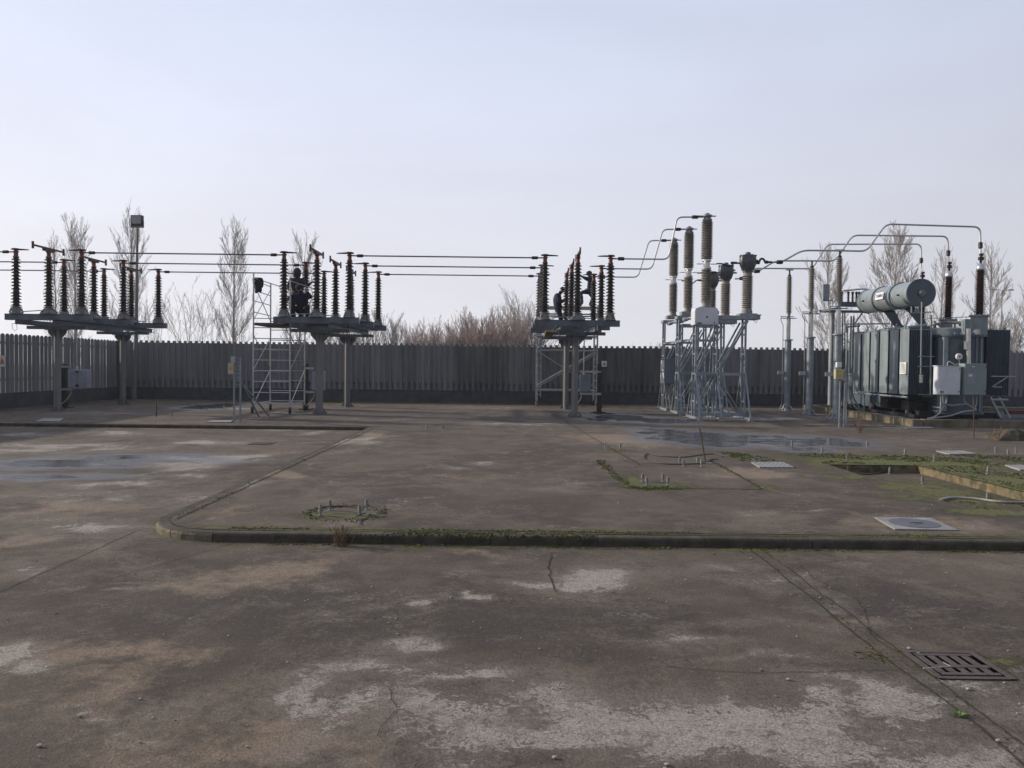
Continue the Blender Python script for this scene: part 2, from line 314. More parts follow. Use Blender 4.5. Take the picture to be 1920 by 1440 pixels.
def warped(x, y, amp=1.0):
    u = np.empty_like(x); v = np.empty_like(y)
    for i in range(len(x)):
        a = mnoise.noise_vector(Vector((x[i] * 1.1, y[i] * 1.1, 1.7))); c = mnoise.noise_vector(Vector((x[i] * 3.9, y[i] * 3.9, 5.1)))
        u[i] = x[i] + amp * (a.x * .50 + c.x * .20); v[i] = y[i] + amp * (a.y * .50 + c.y * .20)
    return u, v
def grid_mesh(name, xs, ys, z, keep, LP, LO, LD, LW, LM, extra=None, warp=None, zf=None, material='ground'):
    X, Y = np.meshgrid(xs, ys); nx, ny = len(xs), len(ys); x = X.ravel(); y = Y.ravel()
    if warp: x, y = warp(x, y)
    Z = np.full_like(x, z)
    if zf is not None: Z = Z + zf(x, y)
    i, j = np.meshgrid(np.arange(nx - 1), np.arange(ny - 1)); a = (j * nx + i).ravel()
    cx = (X[:-1, :-1] + X[1:, 1:]).ravel() / 2; cy = (Y[:-1, :-1] + Y[1:, 1:]).ravel() / 2
    a = a[keep(cx, cy)]; f = np.stack([a, a + 1, a + 1 + nx, a + nx], 1)
    me = bpy.data.meshes.new(name); me.from_pydata(np.stack([x, y, Z], 1).tolist(), [], f.tolist())
    bm = bmesh.new(); bm.from_mesh(me); lay1 = None
    bmesh.ops.delete(bm, geom=[v for v in bm.verts if not v.link_faces], context='VERTS'); bm.to_mesh(me); bm.free()
    n = len(me.vertices); co = np.empty(n * 3); me.vertices.foreach_get('co', co); co = co.reshape(-1, 3); x, y = co[:, 0], co[:, 1]
    A = me.color_attributes.new('stain_a', 'FLOAT_COLOR', 'POINT'); B = me.color_attributes.new('stain_b', 'FLOAT_COLOR', 'POINT')
    wx, wy = warped(x, y)
    mo = mask(x, y, LM)
    if extra: mo = np.maximum(mo, extra(x, y))
    ca = np.stack([mask(wx, wy, LP), mask(wx, wy, LO), mo, np.ones(n)], 1); cb = np.stack([mask(x, y, LW), mask(wx, wy, LD), np.zeros(n), np.ones(n)], 1)
    A.data.foreach_set('color', ca.ravel()); B.data.foreach_set('color', cb.ravel())
    me.polygons.foreach_set('use_smooth', [True] * len(me.polygons))
    me.materials.append(M[material]); o = bpy.data.objects.new(name, me); COL.objects.link(o); tag(o, kind='structure'); return o
def ground_material():
    Mt = bpy.data.materials.new('weathered_concrete_ground'); Mt.use_nodes = True; t = Mt.node_tree; L = t.links.new
    b = t.nodes['Principled BSDF']; co = N(t, 'ShaderNodeTexCoord')
    A = N(t, 'ShaderNodeVertexColor', layer_name='stain_a'); B = N(t, 'ShaderNodeVertexColor', layer_name='stain_b')
    sa = N(t, 'ShaderNodeSeparateColor'); sb = N(t, 'ShaderNodeSeparateColor'); L(A.outputs[0], sa.inputs[0]); L(B.outputs[0], sb.inputs[0])
    def noi(scale, det=6, rough=.6, dist=0., sx=(1, 1, 1)):
        mm = N(t, 'ShaderNodeMapping'); mm.inputs['Scale'].default_value = sx; L(co.outputs['Object'], mm.inputs[0])
        n = N(t, 'ShaderNodeTexNoise'); n.inputs['Scale'].default_value = scale; n.inputs['Detail'].default_value = det
        n.inputs['Roughness'].default_value = rough; n.inputs['Distortion'].default_value = dist; L(mm.outputs[0], n.inputs[0]); return n.outputs['Fac']
    def mth(op, a, c=None, d=None, clamp=False):
        n = N(t, 'ShaderNodeMath', operation=op, use_clamp=clamp)
        for i, v in enumerate((a, c, d)):
            if v is None: continue
            if isinstance(v, (int, float)): n.inputs[i].default_value = v
            else: L(v, n.inputs[i])
        return n.outputs[0]
    def rng(v, a, c, lo=0, hi=1):
        n = N(t, 'ShaderNodeMapRange', interpolation_type='SMOOTHSTEP'); L(v, n.inputs[0])
        for i, q in zip((1, 2, 3, 4), (a, c, lo, hi)): n.inputs[i].default_value = q
        return n.outputs[0]
    def mix(f, a, c):
        n = N(t, 'ShaderNodeMix', data_type='RGBA')
        if isinstance(f, (int, float)): n.inputs[0].default_value = f
        else: L(f, n.inputs[0])
        for i, v in ((6, a), (7, c)):
            if isinstance(v, tuple): n.inputs[i].default_value = (*v, 1)
            else: L(v, n.inputs[i])
        return n.outputs[2]
    big = noi(.55, 7, .62, .6); mid = noi(2.6, 8, .68, .3); fine = noi(14, 8, .75); grit = noi(70, 4, .8); vfine = noi(240, 2, .7)
    scratch = noi(16, 6, .72, 1.2, (1, 1, 1)); patch = noi(1.1, 9, .7, .8)
    base = mix(rng(big, .38, .62), (.122, .095, .071), (.070, .056, .045))
    base = mix(rng(mid, .44, .66, 0, .65), base, (.178, .138, .100))
    base = mix(mth('MULTIPLY', rng(noi(.9, 8, .7, .9), .52, .68), .55), base, (.066, .053, .042))
    base = mix(mth('MULTIPLY', rng(mth('ADD', mth('MULTIPLY', sb.outputs[1], .8), mth('MULTIPLY', mid, .8)), .6, 1.0), .85), base, (.062, .051, .044))
    og = rng(mth('ADD', sa.outputs[1], mth('MULTIPLY', mth('SUBTRACT', mth('ADD', mid, fine), 1.0), 1.2)), .28, .85)
    base = mix(mth('MULTIPLY', og, .9), base, mix(rng(scratch, .35, .7), (.33, .245, .175), (.20, .15, .11)))
    # thin pale bloom over wide areas
    blo = rng(mth('ADD', mth('MULTIPLY', noi(.42, 9, .72, 1.3), 1.0), mth('MULTIPLY', mth('SUBTRACT', scratch, .5), .5)), .50, .72)
    base = mix(mth('MULTIPLY', blo, .5), base, (.28, .228, .175))
    # bare pale concrete where the dark crust has worn off; ragged edge
    rag = mth('ADD', mth('MULTIPLY', mth('SUBTRACT', patch, .5), 1.9), mth('MULTIPLY', mth('SUBTRACT', scratch, .5), 1.4))
    pv = mth('ADD', sa.outputs[0], rag); pl = rng(pv, .50, .65)
    base = mix(mth('MULTIPLY', rng(pv, .02, .50), .38), base, (.27, .235, .195))
    pc = mix(rng(fine, .35, .65), (.47, .425, .37), (.36, .32, .27))
    pc = mix(rng(mth('ADD', mth('MULTIPLY', mid, .6), mth('MULTIPLY', scratch, .55)), .56, .68, 0, .75), pc, (.18, .145, .115))
    base = mix(mth('MULTIPLY', pl, .9), base, pc)
    # small scattered wear everywhere
    sp = rng(mth('ADD', mth('MULTIPLY', patch, .9), mth('MULTIPLY', scratch, .6)), .86, .97)
    base = mix(mth('MULTIPLY', sp, .7), base, (.40, .36, .31))
    mo = rng(mth('ADD', sa.outputs[2], mth('MULTIPLY', mth('SUBTRACT', mth('ADD', fine, mid), 1.0), 1.6)), .34, .66)
    base = mix(mth('MULTIPLY', mo, .88), base, mix(rng(scratch, .3, .7), (.07, .085, .022), (.19, .18, .055)))
    base = mix(rng(grit, .42, .62, 0, .5), base, (.042, .035, .031)); base = mix(rng(noi(34, 5, .8), .56, .68, 0, .5), base, (.30, .25, .205))
    base = mix(rng(vfine, .60, .74, 0, .55), base, (.42, .38, .33))
    base = mix(rng(scratch, .56, .70, 0, .5), base, (.052, .045, .04))
    wv = mth('ADD', sb.outputs[0], mth('MULTIPLY', mth('SUBTRACT', noi(1.3, 5, .6, 0, (.6, 1.2, 1)), .5), 1.0))
    damp = rng(wv, .12, .45); wet = rng(wv, .46, .56)
    base = mix(mth('MULTIPLY', damp, .6), base, (.045, .042, .042))
    base = mix(mth('MULTIPLY', wet, .8), base, (.025, .025, .027))
    L(base, b.inputs['Base Color'])
    ro = mth('SUBTRACT', mth('SUBTRACT', .9, mth('MULTIPLY', damp, .45)), mth('MULTIPLY', wet, mth('ADD', .20, mth('MULTIPLY', rng(mid, .4, .6), .13)))); L(mth('MAXIMUM', ro, .035), b.inputs['Roughness'])
    b.inputs['Specular IOR Level'].default_value = .3
    L(mth('ADD', .25, mth('MULTIPLY', damp, .5)), b.inputs['Specular IOR Level'])
    hgt = mth('ADD', mth('ADD', mth('MULTIPLY', fine, .5), mth('MULTIPLY', grit, .45)), mth('MULTIPLY', mo, .5))
    bp = N(t, 'ShaderNodeBump'); bp.inputs['Distance'].default_value = .03
    L(mth('MULTIPLY', mth('SUBTRACT', 1.0, wet), 1.0), bp.inputs['Strength']); L(hgt, bp.inputs['Height']); L(bp.outputs[0], b.inputs['Normal'])
    return Mt
M['ground'] = ground_material()
KX, KY, KR, KW = -3.60, 7.20, .80, .125         # kerb: left face, front face, corner radius, width
ys = np.concatenate([np.arange(-4, 2.4, .4), np.arange(2.4, 8, .07), np.arange(8, 19.8, .14)]); xs = np.concatenate([np.arange(-16.6, -5, .15), np.arange(-5, 5.5, .09), np.arange(5.5, 30, .2)])
def unev(x, y): return .006 * np.sin(x * .7 + 1) * np.cos(y * .5)
grid_mesh('road', xs, ys, RZ, lambda x, y: (y < 7.9) | (x < KX + .4), pale_r, oran_r, dark_r, wet_r, moss_r,
          extra=lambda x, y: np.maximum(.62 * np.clip(1 - abs(y - 7.12) / .14, 0, 1) * (x > -3), .28 * np.clip(1 - abs(x - 2.27) / .16, 0, 1)))
PX0, PX1, PY0, PY1 = 5.28, 6.78, 8.9, 12.86     # sunken pit
px0, py0 = KX + KW, KY + KW
xs = np.unique(np.concatenate([[px0], np.arange(px0 + .1, 30, .16), [PX0, PX1]])); ys = np.unique(np.concatenate([[py0], np.arange(py0 + .08, 12, .10), np.arange(12, 33.4, .2), [PY0, PY1]]))
def corner(x, y):
    cx, cy, r = KX + KR, KY + KR, KR - KW
    dx, dy = x - cx, y - cy; d = np.hypot(dx, dy); m_ = (dx < 0) & (dy < 0) & (d > r)
    return np.where(m_, cx + dx / np.maximum(d, 1e-6) * r, x), np.where(m_, cy + dy / np.maximum(d, 1e-6) * r, y)
mossx = lambda x, y: np.maximum(np.maximum(.8 * np.clip(1 - abs(y - 7.42) / .16, 0, 1), .45 * np.clip((y - 31.2) / .8, 0, 1)), .4 * np.clip(1 - abs(x + 3.4) / .1, 0, 1))
grid_mesh('platform', xs, ys, 0, lambda x, y: ~((x > PX0) & (x < PX1) & (y > PY0) & (y < PY1)), pale_p, oran_p, dark_p, wet_p, moss_p, extra=mossx, warp=corner)
xs = np.arange(-16.6, px0 + .01, .16); xs[-1] = px0
ys = np.concatenate([[19.4 + KW], np.arange(19.7, 33.4, .16)])
grid_mesh('platform_left', xs, ys, 0, lambda x, y: x > -99, pale_p, oran_p, dark_p, wet_p, moss_p + [ell(150, 757, 160, 5, .5, 0)], extra=lambda x, y: .45 * np.clip((y - 31.2) / .8, 0, 1))
xs = np.arange(PX0, PX1 + .2, .1); ys = np.arange(PY0, PY1 + .2, .1)
grid_mesh('pit_floor', xs, ys, -.13, lambda x, y: x > -99, [], [ell(1800, 915, 60, 8, .7, 0)], [], [], [ell(1760, 905, 120, 26, .75, 0), ell(1850, 945, 90, 12, .9, 0), ell(1650, 890, 80, 6, .8, 0)])
M['pitwall'] = mat('mossy_pit_wall', (.16, .13, .085), (.07, .065, .035), .9, 0, 6, bump=.6, spec=.2, dirt=(.27, .20, .10), dirt_amt=.9, thr=(.42, .58))
b = MB((PX0, PY0, -.17))
b.bb(PX0 - .1, PX0 - .002, PY0 - .1, PY1 + .1, -.3, -.012); b.bb(PX1 + .002, PX1 + .1, PY0 - .1, PY1 + .1, -.3, -.012)
b.bb(PX0 - .002, PX1 + .002, PY1 + .002, PY1 + .1, -.3, -.012); b.bb(PX0 - .002, PX1 + .002, PY0 - .1, PY0 - .002, -.3, -.012)
tag(b.build('pit_wall', 'pitwall'), kind='structure')
b = MB(); b.lathe([(405, -.6), (405, -.55)], (0, 0, 0), 48, smooth=False); tag(b.build('field', 'field'), kind='structure')
# kerb stones
def kerb_run(pts, name, mats, seed=1, stone=1.0):
    rnd = random.Random(seed); b = MB(); pts = [Vector((p[0], p[1], 0)) for p in pts]
    prof = [(0, RZ - .05), (0, -.03), (.008, -.012), (.025, -.002), (KW - .012, -.001), (KW, -.004), (KW, RZ - .05)]
    # resample
    out = [pts[0]]; 
    for a, c in zip(pts, pts[1:]):
        n = max(1, int((c - a).length / .25)); out += [a.lerp(c, (i + 1) / n) for i in range(n)]
    acc = 0; start = 0
    def nrm(i):
        a = out[max(0, i - 1)]; c = out[min(len(out) - 1, i + 1)]; d = (c - a).normalized(); return Vector((d.y, -d.x, 0)), d
    for i in range(1, len(out)):
        acc += (out[i] - out[i - 1]).length
        if acc >= stone - .02 or i == len(out) - 1:
            seg = list(range(start, i + 1)); vs = []; dz = rnd.uniform(-.002, .002); dn = rnd.uniform(-.003, .003); k = len(prof)
            for si, j in enumerate(seg):
                nn, d = nrm(j); p = out[j] + (d * .003 if si == 0 else (-d * .003 if si == len(seg) - 1 else d * 0))
                for (u, z) in prof:
                    jit = .004 * mnoise.noise(Vector((p.x * 3, p.y * 3, u * 20 + z * 9)))
                    vs.append(p + nn * (u + dn + jit) + Vector((0, 0, z + dz + jit * .6)))
            fs = [(s_ * k + q, s_ * k + q + 1, (s_ + 1) * k + q + 1, (s_ + 1) * k + q) for s_ in range(len(seg) - 1) for q in range(k - 1)]
            fs += [tuple(range(k - 1, -1, -1)), tuple(range((len(seg) - 1) * k, len(seg) * k))]
            cp = out[start]; b.add(vs, fs, 0, False); acc = 0; start = i
            if cp.x < -2.3 and cp.y < 9 and len(mats) > 1:
                for fi in range((len(seg) - 1) * (k - 1)):
                    if fi % (k - 1) < 2: b.m[len(b.m) - len(fs) + fi] = 1  # outer faces of corner stones: sunlight put into a paler colour
    return tag(b.build(name, mats), kind='structure')
arc = [(KX + KR - KR * math.cos(t), KY + KR - KR * math.sin(t)) for t in np.linspace(math.pi / 2, 0, 9)]
kerb_run([(30, KY), (KX + KR + .6, KY)], 'kerb', ['kerb'])
kerb_run([(KX + KR + .6, KY), (KX + KR + .01, KY)] + arc + [(KX, 8.4)], 'kerb', ['kerb', 'kerbpale'], 8, .5)
kerb_run([(KX, 8.4), (KX, 19.38)], 'kerb', ['kerb', 'kerbpale'], 12)
kerb_run([(KX + .1, 19.4), (-16.6, 19.4)], 'kerb', ['kerb'], 3)
def ribbon(pts, wd, name, material, z, seed=0, wob=.03, steps=.05):
    rnd = random.Random(seed); b = MB(); out = []
    for a, c in zip(pts, pts[1:]):
        a = Vector(a); c = Vector(c); n = max(2, int((c - a).length / steps)); out += [a.lerp(c, i / n) for i in range(n)]
    out.append(Vector(pts[-1])); vs = []
    for i, p in enumerate(out):
        d = (out[min(i + 1, len(out) - 1)] - out[max(i - 1, 0)]).normalized(); nn = Vector((d.y, -d.x))
        off = wob * mnoise.noise(Vector((p.x * 1.5, p.y * 1.5, seed))) + wob * .4 * mnoise.noise(Vector((p.x * 9, p.y * 9, seed)))
        ww = wd * (.55 + .9 * abs(mnoise.noise(Vector((p.x * 7, p.y * 7, seed + 5)))) + rnd.uniform(0, .3))
        for s_ in (-1, 1): q = p + nn * (off + s_ * ww / 2); vs.append((q.x, q.y, z))
    b.add(vs, [(2 * i, 2 * i + 1, 2 * i + 3, 2 * i + 2) for i in range(len(out) - 1)])
    return tag(b.build(name, material), kind='structure')
zr = RZ + .004
def g2(px, py, z=RZ): q = G(px, py, z); return (q.x, q.y)
M['joint'] = mat('mossy_joint_filling', (.045, .042, .032), (.06, .065, .025), .95, 0, 9, spec=.1, bump=.5)
ribbon([(2.22, 7.15), (2.20, 1)], .012, 'joint', 'joint', zr, 1)
ribbon([(2.34, 7.15), (2.31, 1)], .009, 'joint', 'joint', zr, 2)
ribbon([(-3.69, 7.6), (-3.70, 1)], .009, 'joint', 'joint', zr, 3)
ribbon([g2(0, 1120), g2(210, 1085), g2(440, 1018)], .007, 'crack', 'joint', zr, 4)
ribbon([g2(1030, 1040), g2(1025, 1080), g2(1048, 1110)], .012, 'crack', 'joint', zr, 5, .06)
ribbon([g2(1250, 1252), g2(1400, 1262), g2(1690, 1258)], .005, 'crack', 'joint', zr, 6, .03)
ribbon([(1.35, 25.5), (1.9, 15.5), (2.1, 12.5)], .03, 'crack', 'joint', .004, 7)
ribbon([(-3.38, 7.8), (-3.38, 19)], .02, 'joint', 'joint', .004, 8, .02)
ribbon([(-2.7, 7.39), (29, 7.39)], .018, 'joint', 'joint', .004, 9, .015)
ribbon([g2(1700, 1235), g2(1640, 1200), g2(1600, 1130), g2(1500, 1060)], .006, 'crack', 'joint', zr, 14, .08)
ribbon([g2(700, 1380), g2(735, 1330), g2(725, 1290)], .004, 'crack', 'joint', zr, 15, .05)
ribbon([g2(0, 900), g2(200, 880), g2(560, 872)], .012, 'crack', 'joint', zr, 16, .1)
pad = [g2(1120, 862, 0), g2(1182, 915, 0), g2(1432, 918, 0), g2(1330, 862, 0)]
ribbon(pad, .035, 'joint', 'joint', .004, 10, .03)
ribbon([g2(960, 818, 0), g2(800, 833, 0)], .02, 'crack', 'joint', .004, 12, .05)
# moss cushions (stuff)
def moss_patch(name, gens, seed):
    rnd = random.Random(seed); b = MB()
    for (fn, n, r0, r1, z) in gens:
        for _ in range(int(n * 1.3)):
            x, y = fn(rnd); r = rnd.uniform(r0, r1) * .62 * (1 if rnd.random() < .85 else 1.7); hh = r * rnd.uniform(.25, .6); k = 6; a0 = rnd.random() * 6; vs = []; sq = rnd.uniform(.5, 1)
            for i in range(k):
                a = a0 + 2 * math.pi * i / k; q = r * rnd.uniform(.7, 1.2); vs.append((x + math.cos(a) * q, y + math.sin(a) * q * sq, z - .01))
            for i in range(k):
                a = a0 + 2 * math.pi * i / k; q = r * rnd.uniform(.4, .75); vs.append((x + math.cos(a) * q, y + math.sin(a) * q * sq, z + hh * rnd.uniform(.6, 1)))
            vs.append((x, y, z + hh))
            fs = [(i, (i + 1) % k, (i + 1) % k + k, i + k) for i in range(k)] + [(i + k, (i + 1) % k + k, 2 * k) for i in range(k)]
            b.add(vs, fs, rnd.choice((0, 0, 1)), False)
    return tag(b.build(name, ['moss', 'mossdark']), 'green and brown moss cushions along the kerbs, pit and pads', 'moss', kind='stuff')
def clumpy(fn, f=1.3, t=.05):
    def g(r):
        for _ in range(30):
            x, y = fn(r)
            if mnoise.noise(Vector((x * f, y * f, 3.3))) > t: return x, y
        return x, y
    return g
def onpath(pts, sp):
    def g(r):
        i = r.randrange(len(pts) - 1); t = r.random(); a, c = pts[i], pts[i + 1]
        return a[0] + (c[0] - a[0]) * t + r.gauss(0, sp), a[1] + (c[1] - a[1]) * t + r.gauss(0, sp)
    return g
box_ = lambda x0, x1, y0, y1: (lambda r: (r.uniform(x0, x1), r.uniform(y0, y1)))
ring = lambda cx, cy, rr, s: (lambda r: (lambda a: (cx + math.cos(a) * rr + r.gauss(0, s), cy + math.sin(a) * rr + r.gauss(0, s)))(r.random() * 6.3))
RG = G(648, 962)
moss_patch('moss', [
    (clumpy(lambda r: (r.uniform(-2.6, 9), 7.16 - abs(r.gauss(0, .035))), 1.6, -.1), 900, .008, .026, RZ),
    (clumpy(lambda r: (r.uniform(-2.7, 9), 7.40 + r.gauss(0, .03)), 1.3, -.05), 1100, .007, .022, 0),
    (clumpy(lambda r: (r.uniform(-2.5, .8), 7.27 + r.gauss(0, .06)), 2, .05), 350, .006, .02, .002),
    (onpath([pad[0], pad[1]], .04), 200, .012, .04, 0), (onpath([pad[1], (pad[1][0] + .6, pad[1][1])], .08), 240, .012, .035, 0), (onpath([pad[2], pad[3]], .03), 90, .01, .03, 0),
    (ring(RG.x, RG.y, .40, .05), 260, .008, .028, 0),
    (clumpy(box_(3.9, 9.5, PY1 + .1, PY1 + 1.6), 1.1, -.1), 1500, .015, .05, 0), (clumpy(box_(PX1 + .05, PX1 + 1.6, 9.2, PY1), 1.3, -.05), 900, .012, .04, 0),
    (clumpy(box_(PX0, PX1, PY0, PY0 + 1.6), 1.5, 0), 350, .01, .03, -.13), (box_(PX0 + .6, 9, PY0 - .22, PY0 - .02), 260, .01, .03, 0),
    (clumpy(box_(-16, 12, 31.6, 32.3), .6, 0), 500, .03, .08, 0), (onpath([(-3.4, 8), (-3.4, 14)], .03), 160, .006, .02, .002),
    (onpath([(2.28, 7.1), (2.26, 3)], .04), 260, .004, .012, RZ), (ring(2.12, 4.52, .03, .05), 60, .006, .02, RZ)], 5)
c = G(1796, 1343, RZ)
b = MB((c.x, c.y, RZ)); rnd = random.Random(3)
for i in range(26):
    a = rnd.random() * 6.28; r = rnd.uniform(.008, .03); q = Vector((c.x + math.cos(a) * r, c.y + math.sin(a) * r * .7, RZ + rnd.uniform(.004, .016)))
    u = Vector((math.cos(a), math.sin(a), .5)) * .011; v = Vector((-math.sin(a), math.cos(a), .1)) * .007
    b.add([q - u, q + v, q + u * 1.2, q - v], [(0, 1, 2, 3)])
M['leaf'] = mat('fresh_green_leaf', (.13, .22, .03), (.08, .16, .02), .6, 0, 30)
tag(b.build('weed', 'leaf'), 'tiny bright green weed growing by the double joint in the foreground', 'weed')
# loose stones (stuff)
b = MB(); rnd = random.Random(11)
def stone_at(x, y, z, r):
    k = 6; vs = []; a0 = rnd.random() * 6; sq = rnd.uniform(.55, .95)
    for zz, f in ((-.1, .8), (.35, 1.0), (.7, .6)):
        for i in range(k): a = a0 + 6.283 * i / k; q = r * f * rnd.uniform(.85, 1.15); vs.append((x + math.cos(a) * q, y + math.sin(a) * q * sq, z + zz * r))
    b.add(vs, [(i + l * k, (i + 1) % k + l * k, (i + 1) % k + k + l * k, i + k + l * k) for l in range(2) for i in range(k)] + [tuple(range(2 * k, 3 * k))], rnd.choice((0, 0, 0, 1, 2)), False)
for i in range(330): stone_at(rnd.uniform(-5.5, 5), rnd.uniform(2.6, 7.0), RZ + .004, rnd.uniform(.003, .009))
for i in range(260): stone_at(rnd.uniform(-6, 9), rnd.uniform(7.5, 15), .004, rnd.uniform(.004, .011))
for (px, py, r) in [(74,1401,.014),(1040,1423,.014),(1250,1436,.012),(1036,1293,.009),(1050,1292,.009),(1704,1217,.013),(1722,1226,.009),(1815,1294,.013),(1872,1391,.013),(1728,1177,.009),(1478,1276,.013),(1428,1258,.012),(1339,1040,.012),(1408,1048,.012),(1250,1130,.008),(150,1345,.009)]:
    q = G(px, py, RZ); stone_at(q.x, q.y, RZ + .004, r)
M['stonedark'] = mat('dark_pebble', (.09, .08, .07), None, .85, 0, 40); M['stonetan'] = mat('tan_pebble', (.24, .19, .14), None, .85, 0, 40)
tag(b.build('pebbles', ['stone', 'stonedark', 'stonetan']), 'small loose pebbles and crumbs scattered over the concrete', 'pebbles', kind='stuff')
# ------------------------------------------------------------------ precast fences
FY, FX = 32.4, -16.5; PT = .232
def fence_back():
    r = thing('concrete_fence', 'long dark precast concrete fence with notched top along the back of the yard', 'fence', (0, FY, 0))
    b = MB(); b.bb(FX + .13, 31, -.03, .12, -.3, .47); b.bb(FX + .13, 31, -.045, .12, .47, .50); b.build('plinth', 'fence2', r)
    k = 0; x = FX + .13; rnd = random.Random(2)
    while x < 31:
        b = MB(); n = 10; dy = rnd.uniform(-.006, .006); dz = rnd.uniform(-.012, .012)
        b.bb(x, x + n * PT - .006, .012 + dy, .05, .80, 2.36 + dz); b.bb(x, x + n * PT, .085, .10, .5, 1.0)  # second box: backing added behind the foot slots so they stay dark
        for i in range(n):
            cx = x + (i + .5) * PT; hw = .052
            pf = [(cx - hw - .012, .02 + dy), (cx - hw, -.016 + dy), (cx + hw, -.016 + dy), (cx + hw + .012, .02 + dy)]
            b.prism([(p[0], p[1]) for p in pf], .50, 2.44 + dz + rnd.uniform(-.006, .006), 'xy')
            b.prism([(cx - hw - .045, .50), (cx - hw + .01, .86), (cx + hw - .01, .86), (cx + hw + .045, .50)], -.006 + dy, .03, 'xz')
        b.build('panel', rnd.choice(('fence', 'fence', 'fenceb')), r); x += n * PT; k += 1
    return r
fence_back()
def fence_left():
    r = thing('concrete_fence', 'precast concrete fence of narrow slats with light gaps running down the left side', 'fence', (FX, 0, 0))
    b = MB(); b.bb(-.06, .10, 8, FY + .1, -.3, .50); b.bb(-.06, .16, FY - .1, FY + .1, .5, 2.42); b.build('plinth', 'fence2', r)
    rnd = random.Random(4); y = FY - .05
    while y > 8:
        b = MB(); n = 10
        for i in range(n):
            cy = y - (i + .5) * PT; w_ = .103; z1 = 2.44 + rnd.uniform(-.008, .008); t0 = rnd.uniform(-.004, .004)
            poly = [(cy - w_, .5), (cy + w_, .5), (cy + w_, z1 - .06), (cy + w_ * .6, z1 - .01), (cy, z1), (cy - w_ * .6, z1 - .01), (cy - w_, z1 - .06)]
            b.prism(poly, t0, t0 + .012, 'yz')
        for zz in (.9, 2.1): b.bb(-.04, -.01, y - n * PT, y, zz, zz + .07)
        b.build('panel', 'fence', r); y -= n * PT
    return r
fence_left()
# ------------------------------------------------------------------ bare trees
def bare_tree(label, px, top, width, Y, seed, style='poplar', dens=1.0, material='bark', name='bare_tree', rmin=.0072, zbase=-.5, group='bare trees beyond the fence'):
    c = P(px, 690, Y); h = P(px, top, Y).z; W = width / F * Y; rnd = random.Random(seed)
    r = thing(name, label, 'tree', (c.x, Y, zbase), group); h -= zbase
    tr = MB(); cr = MB()
    def wander(a, d, L, n, up, wob):
        pts = [a]; d = d.normalized()
        for i in range(n):
            d = (d + Vector((rnd.gauss(0, wob), rnd.gauss(0, wob), up))).normalized(); pts.append(pts[-1] + d * (L / n))
        return pts
    def br(a, d, L, rr, lvl, up):
        n = (5, 4, 3, 2)[lvl]; pts = wander(a, d, L, n, up, (.045, .07, .10, .12)[lvl]); r1 = rmin * .75
        cr.tube(pts, [rr + (r1 - rr) * i / n for i in range(n + 1)], 3 if lvl else 4, cap=False)
        if lvl >= 3 or L < .25: return
        k = {0: int(9 * dens), 1: int(6 * dens), 2: 3}[lvl]
        for j in range(k):
            t = .12 + .83 * (j + rnd.random()) / k; i = min(int(t * n), n - 1); p = pts[i].lerp(pts[i + 1], t * n - i); dd = (pts[i + 1] - pts[i]).normalized()
            a_ = rnd.random() * 6.28; s_ = Vector((math.cos(a_), math.sin(a_), 0)); s_ = (s_ - dd * s_.dot(dd)).normalized()
            nd = dd + s_ * rnd.uniform(.28, .6) + Vector((0, 0, .15)); br(p, nd, L * rnd.uniform(.32, .5) * (1.15 - t * .6), max(rmin, rr * .5), lvl + 1, up)
    if style == 'poplar':
        R0 = .0075 * h + .02; pts = wander(Vector((0, 0, 0)), Vector((rnd.gauss(0, .015), 0, 1)), h * .88, 8, .03, .014)
        tr.tube(pts, [R0 * (1 - .93 * i / 8) + .008 for i in range(9)], 8)
        nl = int(40 * dens)
        for i in range(nl):
            tip = .30 + .70 * ((i + rnd.random()) / nl) ** .8; L = h * rnd.uniform(.18, .36) * (1.15 - .45 * tip); z0 = max(tip * h - L, .05 * h)
            t = min(z0 / (h * .90), .97); k = min(int(t * 8), 7); p = pts[k].lerp(pts[k + 1], t * 8 - k)
            a_ = i * 2.4 + rnd.uniform(-.5, .5); env = W / 2 * rnd.uniform(.55, 1.0) * math.sqrt(max(.02, 1.03 - tip ** 3.2)); hx = min(env / L, .8)
            d = Vector((math.cos(a_) * hx * 1.75, math.sin(a_) * hx * 1.75, math.sqrt(1 - hx * hx))); br(p, d, L, max(.017, R0 * .30 * (1.05 - t)), 0 if i % 3 else 1, .10)
    else:                                # many-stemmed, spreading
        ns = int((11 if style == 'bush' else 6) * dens)
        for i in range(ns):
            a_ = i * 2.4 + rnd.random(); q = math.sqrt((i + .5) / ns); lean = q * W / 2; L = h * rnd.uniform(.8, 1.0) * (1 - .22 * q * q)
            base = Vector((math.cos(a_) * lean * .3, math.sin(a_) * lean * .3, 0)); d = Vector((math.cos(a_) * lean * .75, math.sin(a_) * lean * .75, L))
            p0 = wander(base, d, L * .5, 3, .0, .04); tr.tube(p0, [.038, .03, .024, .018], 5)
            br(p0[3], p0[3] - p0[2], L * .5, .017, 0, .03)
            for j in range(4 if style == 'bush' else 3):
                k = rnd.randrange(1, 4); aa = rnd.random() * 6.28
                br(p0[k], (p0[k] - p0[k - 1]).normalized() + Vector((math.cos(aa), math.sin(aa), 0)) * rnd.uniform(.25, .6), (h - p0[k].z) * rnd.uniform(.55, .95), .015, 1 if j % 2 else 0, .05)
    tr.build('trunk', material, r); cr.build('crown', material, r)
    return r
